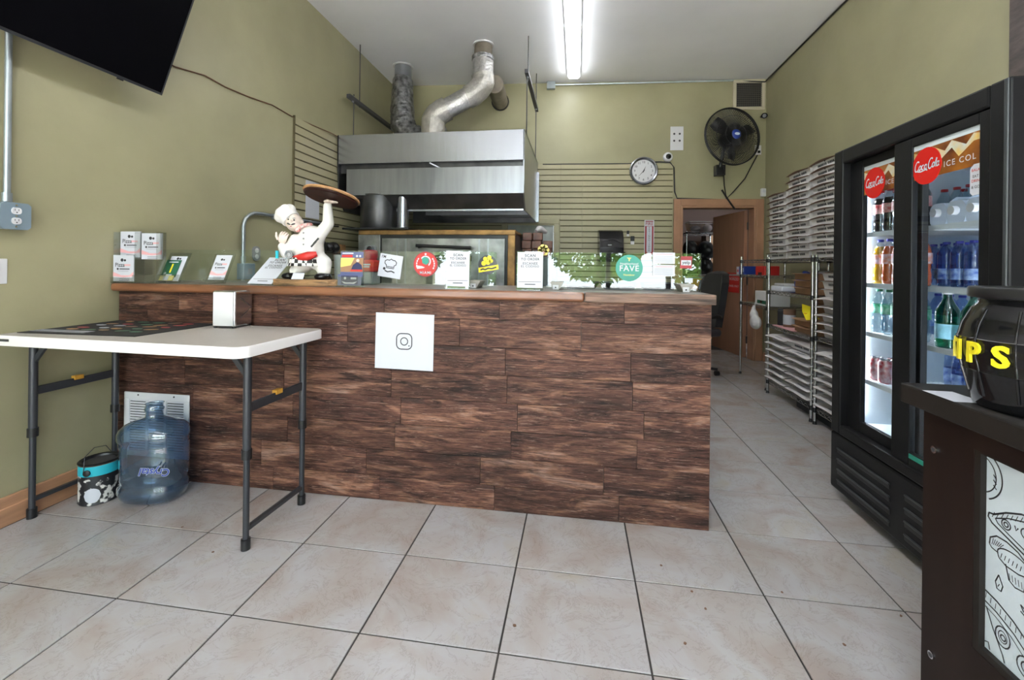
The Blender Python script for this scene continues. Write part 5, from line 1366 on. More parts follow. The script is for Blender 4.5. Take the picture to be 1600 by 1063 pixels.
# ------------------------------------------------------------------ drinks cooler
FX, FX2, FY0, FY1, FZ = 1.37, 2.14, 1.635, 2.62, 1.852
fr = thing('drinks_cooler', 'tall black two door glass drinks cooler with cola header signs', 'fridge', (FX, (FY0 + FY1) / 2, 0))
O = (FX, (FY0 + FY1) / 2, 0)
def fb(name, m, *b, parent=fr, bevel=0, **k):
    mb = MB(O)
    for q in b: mb.box(*q)
    return mb.build(name, m, parent, bevel=bevel, **k)
ZB0, ZG0, ZG1 = .355, .46, 1.735
fb('side_panel', 'fridge_black', (FX + .05, FX2, FY0, FY0 + .045, .05, FZ)); fb('side_panel', 'fridge_black', (FX + .05, FX2, FY1 - .045, FY1, .05, FZ))
fb('top_panel', 'fridge_black', (FX + .05, FX2, FY0 + .045, FY1 - .045, FZ - .09, FZ)); fb('rear_panel', 'fridge_black', (FX2 - .04, FX2, FY0 + .045, FY1 - .045, .05, FZ - .09))
fb('machine_case', 'fridge_black', (FX + .05, FX2 - .04, FY0 + .045, FY1 - .045, .05, ZB0 + .03))
i0, i1, ix = FY0 + .047, FY1 - .047, FX2 - .042
fb('liner', 'fridge_inside', (FX + .075, ix, i0, i0 + .008, ZB0 + .032, FZ - .092), (FX + .075, ix, i1 - .008, i1, ZB0 + .032, FZ - .092), (ix - .008, ix, i0, i1, ZB0 + .032, FZ - .092), (FX + .075, ix, i0, i1, ZB0 + .032, ZB0 + .06), (FX + .075, ix, i0, i1, FZ - .12, FZ - .092))
# outer frame
fb('outer_frame', 'fridge_black', (FX, FX + .07, FY0, FY0 + .075, ZB0, FZ), (FX, FX + .07, FY1 - .075, FY1, ZB0, FZ), (FX, FX + .07, FY0 + .075, FY1 - .075, FZ - .075, FZ), (FX, FX + .07, FY0 + .075, FY1 - .075, ZB0, ZB0 + .05), bevel=.008)
fb('frame_edge', 'fridge_grey', (FX - .004, FX + .004, FY0 + .004, FY0 + .018, ZB0, FZ - .004), bevel=.003)
# lower grille panel with slots
gp = fb('grille_panel', 'fridge_black', (FX + .004, FX + .05, FY0, FY1 + .012, .05, ZB0 - .004), bevel=.012)
for y0, y1 in ((FY0 + .08, FY0 + .44), (FY0 + .53, FY1 - .06)):
    for z in (.10, .155, .21, .265): fb('slot', 'black', (FX + .0005, FX + .006, y0, y1, z - .012, z + .010), parent=gp, bevel=.004); 
for y0, y1 in ((FY0 + .08, FY0 + .44), (FY0 + .53, FY1 - .06)):
    for z in (.10, .155, .21, .265): fb('louver', 'fridge_grey', (FX - .004, FX + .004, y0, y1, z + .008, z + .016), parent=gp, bevel=.003)
for y in (FY0 + .1, FY1 - .1):
    for x in (FX + .1, FX2 - .1): MB(O).cyl((x, y, 0), (x, y, .052), .022, n=12).build('foot', 'black', fr)
# two sliding doors
def fdoor(y0, y1, x, sy0, sy1, txt, disc_y, ty):
    """y0..y1 door extent, stile widths sy0 (near) and sy1 (far)"""
    d = fb('sliding_door', 'fridge_black', (x, x + .026, y0, y0 + sy0, ZB0 + .05, FZ - .078), (x, x + .026, y1 - sy1, y1, ZB0 + .05, FZ - .078), (x, x + .026, y0 + sy0, y1 - sy1, ZG1, FZ - .078), (x, x + .026, y0 + sy0, y1 - sy1, ZB0 + .05, ZG0), bevel=.004)
    fb('pane', 'fridge_glass', (x + .012, x + .016, y0 + sy0, y1 - sy1, ZG0, ZG1), parent=d)
    f = lambda u, v, q: Vector((x + .010 - q, y1 - sy1 - u, v))
    w = y1 - sy1 - y0 - sy0
    zb, zt = 1.594, ZG1
    hs = MB(O).prism([(0, zb), (w, zb), (w, zt), (0, zt)], f, .0015).build('header_sign', 'cola_sign', d)
    pts = [(0, zt - .028)] + [(w * k / 10, zt - .022 - .016 * ((k * 7) % 3)) for k in range(1, 10)] + [(w, zt - .03), (w, zt - .05)] + [(w * k / 10, zt - .05 - .02 * ((k * 5) % 3)) for k in range(9, 0, -1)] + [(0, zt - .06)]
    MB(O).prism(pts, f, .002).build('ice_print', 'sign_gold', hs)
    MB(O).prism([(0, zt - .02), (w, zt - .02), (w, zt), (0, zt)], f, .0022).build('sky_print', 'panel_white', hs)
    dc = MB(O).prism([(disc_y + a * .074, 1.643 + b * .074) for a, b in circ(1, 36)], f, .004).build('round_logo', 'red_gloss', hs)
    # flowing script wordmark
    S = .058; sh = .28
    def g(px, py, q): return f(disc_y + (px - 2.02 + (py) * sh) * S * .52, 1.643 + (py - .30) * S * .62, q)
    mb = MB(O)
    def arc(cx, cy, rx, ry, a0, a1, n=10): return [(cx + rx * math.cos(math.radians(a0 + (a1 - a0) * i / n)), cy + ry * math.sin(math.radians(a0 + (a1 - a0) * i / n))) for i in range(n + 1)]
    L = [arc(.35, .45, .35, .55, 50, 320, 14), arc(.92, .22, .2, .24, 0, 360, 12), arc(1.40, .22, .19, .24, 60, 310, 10), arc(1.86, .22, .18, .24, 0, 360, 12), [(2.05, .48), (2.04, .0), (2.18, .02)],
         arc(2.68, .45, .34, .55, 50, 320, 14), arc(3.18, .22, .18, .24, 0, 360, 12), [(3.42, .05), (3.52, .9), (3.62, .85), (3.48, .02), (3.62, .0)], arc(3.86, .22, .17, .24, 0, 360, 12), [(4.04, .48), (4.03, .0), (4.18, .04)], [(.55, -.12), (1.2, -.22), (2.0, -.1), (2.3, -.2)]]
    for l in L: mb.stroke(l, .15, lambda px, py, q: g(px, py, q), .0046)
    mb.build('logo_script', 'paper', dc)
    mb = MB(O); mb.text(txt, .031, lambda u, v, q: f(ty + u, 1.628 + v, q), .0032, bold=.006, align='LEFT', space=1.25); mb.build('lettering', 'paper', hs)
    return d, f
d1_, f1_ = fdoor(2.055, FY1 - .075, FX + .040, .10, .10, 'ICE C', .078, .158)
d2_, f2_ = fdoor(FY0 + .075, 2.172, FX + .008, .045, .105, 'ICE COL', .068, .152)
# white rounded sticker at the near edge of the near door
w_ = 2.172 - .105 - (FY0 + .075 + .045)
st = MB(O).prism([(w_ - .045, 1.50), (w_ - .035, 1.49), (w_, 1.49), (w_, 1.60), (w_ - .03, 1.60), (w_ - .045, 1.585)], f2_, .002).build('door_sticker', 'paper', d2_)
mb = MB(O)
for k, (s_, q) in enumerate((('BALA', 1.578), ('EAT', 1.556), ('DRIN', 1.540), ('& GO', 1.518))): mb.text(s_, .014, lambda u, v, d: f2_(w_ - .022 + u, q + v, d), .0026, k % 2, bold=.01)
mb.build('lettering', ['red', 'print_grey'], st)
fb('door_tag', 'green_teal', (FX + .004, FX + .0075, 1.97, 2.06, .440, .458), parent=d2_)
# LED strip on the far stile and shelves
fb('led_strip', 'led', *[(FX + .106, FX + .113, i1 - .018, i1 - .009, .48 + k * .0445, .488 + k * .0445) for k in range(26)])
fb('led_strip', 'led', *[(FX + .106, FX + .113, i0 + .009, i0 + .018, .48 + k * .0445, .488 + k * .0445) for k in range(26)])  # unseen second strip, added on the near jamb to brighten the near shelves
fb('led_channel', 'shelf_white', (FX + .102, FX + .117, i1 - .0095, i1 - .008, .46, 1.62))
SH = [1.405, 1.148, .900, .655]
for z in SH:
    mb = MB(O)
    for y in (i0 + .02, (i0 + i1) / 2, i1 - .035): mb.box(FX + .10, ix - .02, y - .003, y + .003, z - .012, z - .004)
    mb.box(FX + .098, FX + .104, i0 + .012, i1 - .03, z - .016, z + .006)
    for k in range(26):
        x = FX + .106 + k * .021
        if x < ix - .03: mb.box(x, x + .003, i0 + .012, i1 - .03, z - .004, z - .001)
    mb.build('wire_shelf', 'shelf_white', fr)
fb('pilaster', 'shelf_white', (ix - .028, ix - .012, 2.20, 2.225, .42, 1.72), (ix - .028, ix - .012, i1 - .06, i1 - .04, .42, 1.72), (FX + .36, FX + .372, i1 - .02, i1 - .009, .42, 1.6))

# bottles: one of each kind, then copies
def bottle(name, label, group, h, r, body, liquid, label_m, cap_m, fill=.8, lz=(.45, .66), shape='soda'):
    t = thing(name, label, 'bottle', (0, 0, 0), 0, group)
    if shape == 'soda': pr = [(.0, .0), (.80, .0), (.96, .03), (1, .10), (1, .22), (.90, .34), (.93, .42), (1, .50), (1, .66), (.92, .74), (.62, .85), (.40, .92), (.38, .955)]
    elif shape == 'water': pr = [(.0, .0), (.9, .0), (1, .03), (.95, .10), (1, .16), (.94, .22), (1, .28), (1, .62), (.95, .68), (.98, .74), (.7, .86), (.42, .92), (.40, .955)]
    else: pr = [(.0, .0), (.92, .0), (1, .02), (1, .60), (.95, .67), (.55, .80), (.36, .88), (.34, .96)]
    MB().lathe([(a * r, b * h) for a, b in pr], 16, cap=False).build('body', body, t, smooth=50)
    if liquid:
        def at(zz):
            for (a, b), (c, d) in zip(pr, pr[1:]):
                if b <= zz <= d and d > b: return a + (c - a) * (zz - b) / (d - b)
            return .3
        lp = [(0, .012)] + [(a * .95, max(b, .012)) for a, b in pr[1:] if b < fill] + [(at(fill) * .95, fill), (0, fill)]
        MB().lathe([(a * r, b * h) for a, b in lp], 14, cap=False).build('drink', liquid, t, smooth=50)
    lr = max([a for a, b in pr if lz[0] - .05 <= b <= lz[1] + .05] or [1.0])
    MB().lathe([(r * lr * 1.012, h * lz[0]), (r * lr * 1.012, h * lz[1])], 16, cap=False).build('label_wrap', label_m, t, smooth=50)
    MB().lathe([(r * .44, h * .945), (r * .44, h * .995), (r * .40, h), (0, h)], 14, cap=False).build('cap', cap_m, t, smooth=40)
    return t
def spread_out(proto, spots):
    items = []
    for i, (x, y, z) in enumerate(spots):
        o = proto if i == 0 else copy_tree(proto)
        o.location = (x, y, z + .0015); o.rotation_euler = (0, 0, random.uniform(0, 6))
        items.append((o, x, y))
    if len(items) < 2: return
    base = proto['label']; rows = []                       # front row first; within a row counted from the far side with the light strip
    for o, x, y in sorted(items, key=lambda q: q[1]):
        if not rows or x - rows[-1][0] > .03: rows.append([x, []])
        rows[-1][1].append((y, o))
    for r, (_, its) in enumerate(rows):
        its.sort(key=lambda q: -q[0])
        for k, (y, o) in enumerate(its): o['label'] = base + ', %s row, %s from the far side' % (('front', 'second', 'third', 'fourth')[r], ORD[k])
def row(x, ys, z): return [(x + random.uniform(-.004, .004), y, z) for y in ys]
LY = [2.522, 2.452, 2.382, 2.312, 2.242]
spread_out(bottle('cola_bottle', 'red labelled cola bottle behind the far door', 'cola bottles behind the far cooler door', .225, .0325, 'clear_bottle', 'cola', 'cola_label', 'cap_red', .80), row(1.540, LY, SH[0]) + row(1.613, LY[:3], SH[0]) + row(1.686, LY[:2], SH[0]))
ob = bottle('orange_soda_bottle', 'dark orange soda bottle with blue cap', 'orange soda bottles', .228, .0325, 'clear_bottle', 'soda_orange', 'fanta_label', 'cap_blue', .84)
spread_out(ob, row(1.540, LY[1:], SH[1]) + row(1.613, LY[:3], SH[1]) + row(1.686, LY[:2], SH[1]))
spread_out(bottle('yellow_soda_bottle', 'yellow soda bottle with blue cap next to the light strip', None, .228, .0325, 'clear_bottle', 'soda_yellow', 'fanta_label', 'cap_blue', .84), row(1.540, [2.522], SH[1]))
spread_out(bottle('lemon_soda_bottle', 'clear soda bottle with green cap', 'green labelled soda bottles', .222, .0325, 'clear_bottle', None, 'sprite_label', 'cap_green'), row(1.540, LY, SH[2]) + row(1.613, LY[:3], SH[2]) + row(1.686, LY[:2], SH[2]))
spread_out(bottle('cola_bottle', 'red capped cola bottle behind the near door', 'cola bottles behind the near cooler door', .225, .0325, 'clear_bottle', 'cola', 'cola_label', 'cap_red', .62, (.28, .5)), row(1.83, [2.30, 2.375, 2.45, 2.52], SH[0]) + row(1.775, [2.24], SH[0]) + row(1.91, [2.43, 2.51], SH[0]))
spread_out(bottle('water_bottle', 'blue capped water bottle, second shelf', 'water bottles on the second cooler shelf', .205, .032, 'water_bottle', None, 'water_label', 'cap_blue', lz=(.16, .40), shape='water'), row(1.78, [2.24, 2.31, 2.38, 2.45, 2.52], SH[1]) + row(1.86, [2.33, 2.40, 2.47], SH[1]) + row(1.94, [2.44, 2.51], SH[1]) + row(1.69, [2.17, 2.24, 2.31], SH[1]))
spread_out(bottle('mineral_water_bottle', 'green glass mineral water bottle', 'green mineral water bottles', .235, .040, 'green_bottle', None, 'min_label', 'white', lz=(.16, .42), shape='round'), [(1.53, 2.085, SH[2]), (1.55, 1.985, SH[2])])
spread_out(bottle('water_bottle', 'blue capped water bottle low in the cooler', 'water bottles lower in the cooler', .205, .032, 'water_bottle', None, 'water_label', 'cap_blue', lz=(.2, .5), shape='water'), row(1.80, [2.30, 2.37, 2.44, 2.51], SH[2]) + row(1.70, [2.10, 2.17, 2.24], SH[3]) + row(1.775, [2.18, 2.25, 2.32, 2.39], SH[3]))
def can(name, label, group, m):
    t = thing(name, label, 'can', (0, 0, 0), 0, group)
    MB().lathe([(.024, .0), (.0325, .012), (.0325, .102), (.026, .115)], 18).build('body', m, t, smooth=40)
    MB().lathe([(.026, .115), (.0275, .119), (.024, .119), (.023, .116), (0, .116)], 18, cap=False).build('lid', 'chrome', t, smooth=40)
    MB().box(-.004, .012, -.006, .006, .117, .119).build('pull_tab', 'chrome', t)
    return t
spread_out(can('drink_can', 'red and silver drink can', 'red drink cans', 'can_red'), row(1.53, [2.515, 2.445, 2.345, 2.275], SH[3]) + row(1.60, [2.50, 2.42], SH[3]))
cn = can('drink_can', 'dark green drink can tipped over low in the cooler', 'dark tipped drink cans', 'can_dark')
for i, (x, y) in enumerate(((1.49, 2.02), (1.49, 1.925))):
    o = cn if i == 0 else copy_tree(cn); o.location = (x, y, SH[3] + .034); o.rotation_euler = (PI / 2, 0, PI / 2 + i * .05)
spread_out(bottle('cola_bottle', 'large cola bottle standing on the cooler floor', None, .225, .042, 'clear_bottle', 'cola', 'paper', 'cap_red', .82), [(1.60, 2.37, ZB0 + .061)])
# milky jugs lying side by side behind the near door
jp = None
for i, y in enumerate((2.12, 2.03, 1.94)):
    if jp is None:
        jp = thing('milky_jug', 'milky white plastic jug lying on the top shelf behind the near door', 'jug', (0, 0, 0), 0, 'white jugs lying on the top shelf')
        MB().prism(rrect(.088, .10, .03), lambda a, b, d: Vector((d, a, b + .05)), .20).build('body', 'jug_white', jp, smooth=40)
        MB().cyl((-.02, 0, .06), (0, 0, .06), .018).build('cap', 'white', jp, smooth=40)
        MB().tube([(.05, .0, .10), (.07, 0, .118), (.14, 0, .118), (.16, 0, .10)], .010, 8).build('handle', 'jug_white', jp, smooth=60)
        o = jp
    else: o = copy_tree(jp)
    o['label'] = 'milky white plastic jug lying on the top shelf, %s from the far side' % ORD[i]; o.location = (1.515, y, SH[0] + .0015)
# ------------------------------------------------------------------ chrome wire racks along the right wall
def rack(label, x0, x1, y0, y1, top, shelves, name='wire_rack'):
    c = ((x0 + x1) / 2, (y0 + y1) / 2, 0)
    t = thing(name, label, 'rack', c)
    for x in (x0, x1):
        for y in (y0, y1):
            p = MB(c); p.cyl((x, y, .02), (x, y, top), .0125, n=12)
            po_ = p.build('post', 'chrome', t, smooth=40)
            MB(c).cyl((x, y, 0), (x, y, .03), .017, .012, n=10).build('levelling_foot', 'black', po_, smooth=40)
    for z in shelves:
        s = MB(c)
        for x in (x0, x1):
            for dz in (0, -.026): s.tube([(x, y0, z + dz), (x, y1, z + dz)], .0032, 6)
            n = max(4, int((y1 - y0) / .04)); s.tube([(x, y0 + (y1 - y0) * k / n, z - (.026 if k % 2 else 0)) for k in range(n + 1)], .0025, 5)
        for y in (y0, y1):
            for dz in (0, -.026): s.tube([(x0, y, z + dz), (x1, y, z + dz)], .0032, 6)
            n = 10; s.tube([(x0 + (x1 - x0) * k / n, y, z - (.026 if k % 2 else 0)) for k in range(n + 1)], .0025, 5)
        n = int((y1 - y0) / .027)
        for k in range(1, n): y = y0 + (y1 - y0) * k / n; s.tube([(x0, y, z + .002), (x1, y, z + .002)], .0022, 4, caps=False)
        sh = s.build('wire_shelf', 'chrome', t, smooth=60)
        for x in (x0, x1):
            for y in (y0, y1): MB(c).cyl((x, y, z - .03), (x, y, z + .006), .017, .015, n=10).build('shelf_sleeve', 'black', sh, smooth=40)
    return t
R1 = (1.865, 2.40, 3.845, 4.66)
R2 = (1.865, 2.40, 2.93, 3.79)
R3 = (1.89, 2.36, 4.755, 5.47)
rack('chrome wire rack stacked with pizza boxes, between cooler and small rack', *R1, 1.335, [.125, .675, 1.005, 1.312])
rack('chrome wire rack half hidden behind the cooler, full of pizza boxes', *R2, 1.335, [.125, .69, 1.312])
r3 = rack('small chrome wire rack with red box beside the brown door', *R3, 1.36, [.835, 1.15, 1.315])
# pizza box: tray and lid with a curled front flap
def box_parts(t, printed):
    w, d, h = .192, .39, .056
    mb = MB(); vs = [(0.012, -w + .014, .0), (0.012, w - .014, .0), (d, w - .004, 0), (d, -w + .004, 0), (0, -w + .004, h), (0, w - .004, h), (d, w - .004, h), (d, -w + .004, h)]
    mb.raw(vs, [(0, 1, 2, 3), (4, 5, 6, 7), (0, 1, 5, 4), (1, 2, 6, 5), (2, 3, 7, 6), (3, 0, 4, 7)]); mb.build('tray', 'box_white', t)
    n = 10; vs = []
    for k in range(n + 1):
        y = -w - .006 + (2 * w + .012) * k / n; q = abs(k / n - .5) * 2
        zz = h + .003 + .010 * math.cos(q * PI) * .5
        xx = (-.032 if printed else -.072) + .012 * q ** 3
        if not printed: zz -= .012
        vs += [(xx, y, zz), (.02, y, h + .003), (d, y, h + .003)]
    fs = []
    for k in range(n):
        a = 3 * k; fs += [(a, a + 1, a + 4, a + 3), (a + 1, a + 2, a + 5, a + 4)]
    m_ = len(vs); mb = MB()
    mb.raw(vs, fs, 0); mb.raw([(x, y, z - .0025) for x, y, z in vs], fs, 1)
    mb.raw(vs + [(x, y, z - .0025) for x, y, z in vs], [(3 * k, 3 * k + 3, m_ + 3 * k + 3, m_ + 3 * k) for k in range(n)], 1)
    me_o = mb.build('lid', ['box_white', 'kraft_dark'], t, smooth=50)
    # the lid shell keeps its own two sides
    if printed:
        mb = MB(); f = lambda u, v, q: Vector((.0115 - .012 * v / h - q - .0008, -u, v))
        rnd = random.Random(3); x = -.11
        while x < .11:
            ww = rnd.uniform(.008, .018); mb.prism([(x, .022), (x + ww, .022), (x + ww, .040), (x, .040)], f, .0004); x += ww + (.02 if abs(x) < .012 else .004)
        mb.build('print', 'print_grey', t)
        MB().cyl((-.002, 0, h - .002), (.012, 0, h - .002), .006, n=10).build('tab_hole', 'black', t)
    else:
        MB().box(-.040, -.022, -.10, .02, h + .002, h + .0035).build('flap_slot', 'print_light', t)
protos = {}
def stack(n, x, y, z, dz, lab, grp, printed=True, jit=.003):
    for i in range(n):
        if printed not in protos:
            t = thing('pizza_box', lab, 'pizza box', (0, 0, 0), 0, grp); box_parts(t, printed); protos[printed] = t
        else: t = copy_tree(protos[printed])
        t['label'] = lab if n == 1 else lab + (', bottom one' if i == 0 else ', topmost' if i == n - 1 else ', %s up' % ORD[i]); t['group'] = grp
        t.location = (x + random.uniform(-jit, jit), y + random.uniform(-jit, jit), z + .004 + i * dz); t.rotation_euler = (0, 0, random.uniform(-.015, .015))
DZB = .0628
zt = 1.3145
stack(10, 1.905, 4.592, zt, DZB, 'printed white pizza box in the rack-top stack by the doorway', 'pizza boxes in the rack-top stack by the doorway')
stack(12, 1.895, 4.160, zt, DZB, 'printed white pizza box in the middle rack-top stack', 'pizza boxes in the middle rack-top stack')
stack(12, 1.885, 3.728, zt, DZB, 'printed white pizza box in the rack-top stack by the cooler', 'pizza boxes in the rack-top stack by the cooler')
stack(12, 1.89, 3.296, zt, DZB, 'printed white pizza box in the rack-top stack behind the cooler', 'pizza boxes in the rack-top stack behind the cooler')
stack(7, 1.885, 4.448, .1275, .066, 'plain white pizza box in the low stack by the doorway', 'pizza boxes on the bottom shelf by the doorway', False)
stack(6, 1.88, 4.016, .1275, .066, 'plain white pizza box in the low stack by the cooler', 'pizza boxes on the bottom shelf by the cooler', False)
stack(1, 1.865, 4.016, .1275 + 6 * .066 + .004, .066, 'torn white pizza box on top of the low stack', 'torn pizza box', True)
stack(7, 1.885, 3.55, .1275, .066, 'plain white pizza box on the half hidden bottom shelf', 'pizza boxes on the bottom shelf of the half hidden rack', False)
stack(5, 1.885, 3.55, .6925, DZB, 'plain white pizza box on the half hidden middle shelf', 'plain pizza boxes on the middle shelf', False)
stack(3, 1.885, 3.55, .6925 + 5 * DZB, DZB, 'printed white pizza box on the half hidden middle shelf', 'printed pizza boxes on the middle shelf', True)
# brown kraft boxes and odds and ends on the rack
def kraft(n, x, y, z, lab, grp):
    for i in range(n):
        if 'k' not in protos:
            t = thing('kraft_box', lab, 'box', (0, 0, 0), 0, grp)
            MB().box(0, .3, -.16, .16, 0, .05).build('tray', 'kraft', t, bevel=.003)
            MB().raw([(-.03, -.165, .055), (-.045, -.08, .05), (-.045, .08, .05), (-.03, .165, .055), (.3, .165, .053), (.3, -.165, .053)], [(0, 1, 2, 3, 4, 5)]).build('lid', 'kraft', t)
            protos['k'] = t
        else: t = copy_tree(protos['k'])
        t['label'] = lab + (', bottom one' if i == 0 else ', topmost' if i == n - 1 else ', middle one'); t['group'] = grp; t.location = (x + random.uniform(-.01, .01), y, z + .002 + i * .06)
kraft(3, 1.90, 4.06, 1.008, 'brown kraft box stacked on the upper middle rack shelf', 'kraft boxes on the upper middle shelf')
kraft(2, 1.90, 4.04, .678, 'brown kraft box stacked on the lower middle rack shelf', 'kraft boxes on the lower middle shelf')
t = thing('white_carton', 'flat white carton at the back of the upper rack shelf', 'carton', (2.28, 4.42, 1.009))
MB().box(-.1, .1, -.17, .17, 0, .20).build('carton', 'box_white', t, bevel=.003); MB().box(-.1015, -.1, -.10, .12, .14, .165).build('print', 'red_dark', t)
t = thing('blue_bag', 'crumpled blue plastic bag on the upper rack shelf', 'bag', (2.02, 4.30, 1.009))
MB().ell((0, 0, .085), (.08, .09, .07)).ell((.02, .05, .05), (.08, .08, .05)).build('bag', 'blue', t, smooth=60); MB().tube([(0, 0, .14), (.02, .01, .18)], [.02, .035], 8).build('knot', 'blue', t, smooth=60)
remesh(t.children[0], .008, 2)
t = thing('napkin_pack', 'clear wrapped pack of white napkins on the upper rack shelf', 'pack', (1.97, 4.535, 1.009))
MB().box(-.09, .09, -.12, .12, 0, .05).build('napkins', 'paper', t, bevel=.01); MB().box(-.07, .07, -.10, .10, .05, .075).build('wrap', 'plastic_bag', t, bevel=.01)
t = thing('paper_bag', 'brown paper bag on the lower rack shelf', 'bag', (2.25, 4.32, .678))
MB().raw([(-.1, -.15, 0), (-.1, .13, 0), (.1, .13, 0), (.1, -.15, 0), (-.09, -.16, .27), (-.1, .12, .29), (.09, .13, .28), (.1, -.15, .26)], [(0, 1, 5, 4), (1, 2, 6, 5), (2, 3, 7, 6), (3, 0, 4, 7), (0, 1, 2, 3)]).build('bag', 'kraft', t); MB().raw([(-.1015, -.15, .22), (-.1025, .13, .24), (-.1015, .13, .25), (-.1015, -.155, .23)], [(0, 1, 2, 3)]).build('fold', 'kraft_dark', t)
t = thing('chip_packet', 'yellow packet lying on the brown boxes of the lower rack shelf', 'packet', (1.93, 4.06, .80))
MB().raw([(-.05, -.09, .0), (.05, -.10, .01), (.06, .06, .10), (.0, .09, .12), (-.03, .02, .06), (.02, -.02, .075)], [(0, 1, 5, 4), (4, 5, 2, 3)]).build('packet', 'yellow', t, smooth=60); MB().box(-.03, .0, -.03, .0, .045, .05).build('print', 'orange', t)
t = thing('can_tin', 'tall dark tin with pale label on the lower rack shelf', 'tin', (1.95, 4.42, .678))
MB().lathe([(.05, 0), (.05, .165), (.046, .17)], 20).build('tin', 'kraft_dark', t, smooth=40); MB().lathe([(.0506, .03), (.0506, .12)], 20, cap=False).build('label_wrap', 'print_light', t, smooth=40)
t = thing('can_tin', 'dark squat tin at the post end of the lower rack shelf', 'tin', (1.96, 4.55, .678))
MB().lathe([(.055, 0), (.055, .14), (.05, .145)], 20).build('tin', 'black_matte', t, smooth=40); MB().lathe([(.052, .145), (.052, .16), (0, .16)], 20, cap=False).build('lid', 'dark_grey', t, smooth=40)
tag(MB().box(-.07, .1, -.2, .2, 0, .006).build('pink_sheet', 'pink'), 'pink sheet lying at the front of the lower rack shelf', 'sheet').location = (1.93, 4.36, .679)
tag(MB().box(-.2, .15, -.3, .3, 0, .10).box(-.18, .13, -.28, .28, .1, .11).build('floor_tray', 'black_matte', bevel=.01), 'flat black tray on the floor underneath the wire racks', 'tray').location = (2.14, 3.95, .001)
# small rack contents
t = thing('red_box', 'bright red box on the small rack beside the door', 'box', (1.98, 5.0, 1.154))
MB().box(-.07, .07, -.13, .11, 0, .095).build('box', 'red', t, bevel=.004); MB().box(-.072, -.07, -.05, .04, .0, .03).build('label_patch', 'black', t)
t = thing('printed_carton', 'white printed carton on the low shelf of the small rack', 'carton', (2.02, 4.98, .839))
MB().box(-.1, .1, -.19, .16, 0, .145).build('carton', 'box_white', t, bevel=.004)
MB().box(-.102, -.1, -.13, .1, .015, .05).build('food_print', 'green_dark', t); MB().box(-.102, -.1, -.02, .02, .02, .045).build('red_print', 'red', t)
t = thing('shopping_bag', 'crumpled white plastic bag hanging from the small rack', 'bag', (1.855, 4.95, .60))
mb = MB(); mb.ell((0, 0, .06), (.05, .10, .075)); mb.ell((0, .04, .13), (.04, .06, .06)); mb.tube([(0, .06, .16), (.01, .07, .235)], [.03, .012], 8)
o = mb.build('bag', 'plastic_bag', t, smooth=60); remesh(o, .01, 2)
MB().tube([(.01, .05, .2), (.02, .07, .26), (.03, .09, .2)], .004, 6).build('handle', 'plastic_bag', t, smooth=60)
c3 = (r3.location.x, r3.location.y, 0)
MB(c3).box(1.92, 2.16, 5.49, 5.98, 1.128, 1.148).bar((1.98, 5.49, 1.13), (1.98, 5.8, 1.13), .01, .01).build('extension_shelf', 'foil_cream', r3)
t = thing('blue_carton', 'blue carton with white panel on the shelf beside the door', 'carton', (2.03, 5.66, 1.149))
MB().box(-.07, .07, -.09, .09, 0, .10).build('carton', 'blue', t, bevel=.003); MB().box(-.072, -.07, -.06, .03, .03, .08).build('panel', 'jug_white', t)
t = thing('red_white_carton', 'white carton with red mark next to the blue carton', 'carton', (2.03, 5.82, 1.149))
MB().box(-.06, .06, -.05, .05, 0, .095).build('carton', 'paper', t, bevel=.003); MB().box(-.062, -.06, -.02, .02, .03, .06).build('red_mark', 'red', t)
# office chair behind the counter
oc = thing('office_chair', 'black high backed office chair behind the open counter end', 'chair', (1.30, 5.28, 0), math.radians(-70))
MB().box(-.23, .23, -.23, .23, .46, .55).build('seat', 'leather', oc, bevel=.04, seg=4)
pts = [(-.20, 0), (-.22, .25), (-.20, .5), (-.13, .60), (0, .63), (.13, .60), (.20, .5), (.22, .25), (.20, 0)]
mb = MB(); mb.prism(pts, lambda a, b, d: Vector((a, .21 + d + .10 * (b / .6) + .06 * (a / .2) ** 2 * -1, .56 + b)), .09); mb.build('backrest', 'leather', oc, bevel=.03, seg=3)
for s_ in (-1, 1): MB().tube([(s_ * .25, -.12, .50), (s_ * .29, -.14, .66), (s_ * .29, .12, .70), (s_ * .23, .2, .68)], .02, 8).build('armrest', 'black', oc, smooth=60)
MB().cyl((0, 0, .1), (0, 0, .46), .03).build('gas_lift', 'chrome', oc, smooth=40)
for k in range(5):
    a = 2 * PI * k / 5; lg = MB().bar((0, 0, .11), (.28 * math.cos(a), .28 * math.sin(a), .075), .045, .03).build('leg', 'black', oc); MB().lathe([(.028, -.02), (.028, .02)], 14, (.28 * math.cos(a), .28 * math.sin(a), .0285), axis='Y').build('caster', 'black', lg)
# ------------------------------------------------------------------ store room
sr = rack('chrome rack full of black bags inside the store room', 1.70, 2.17, 7.28, 7.7, 1.80, [.3, .88, 1.12, 1.785], 'store_rack')
for i, (x, z, r, lb) in enumerate(((1.80, 1.123, .15, 'shiny black refuse bag in the bottom layer by the rack post'), (2.04, 1.123, .14, 'shiny black refuse bag in the bottom layer by the brown door'), (1.80, 1.40, .145, 'shiny black refuse bag in the upper layer by the rack post'), (2.04, 1.38, .15, 'shiny black refuse bag in the upper layer by the brown door'))):
    mb = MB(); mb.ell((0, 0, r * .92), (r * .82, r * 1.1, r * .95)); mb.ell((r * .2, -.03, r * .75), (r * .6, r * 1.0, r * .75)); mb.ell((-r * .25, -.04, r * 1.2), (r * .5, r * .9, r * .6)); mb.box(-r * .6, r * .6, -r * .7, r * .7, .0, .05)
    o = mb.build('refuse_bag', 'bag_black', smooth=60); tag(o, lb, 'bag', 'black bags in the store room'); o.location = (x, 7.48, z); remesh(o, .016, 2)
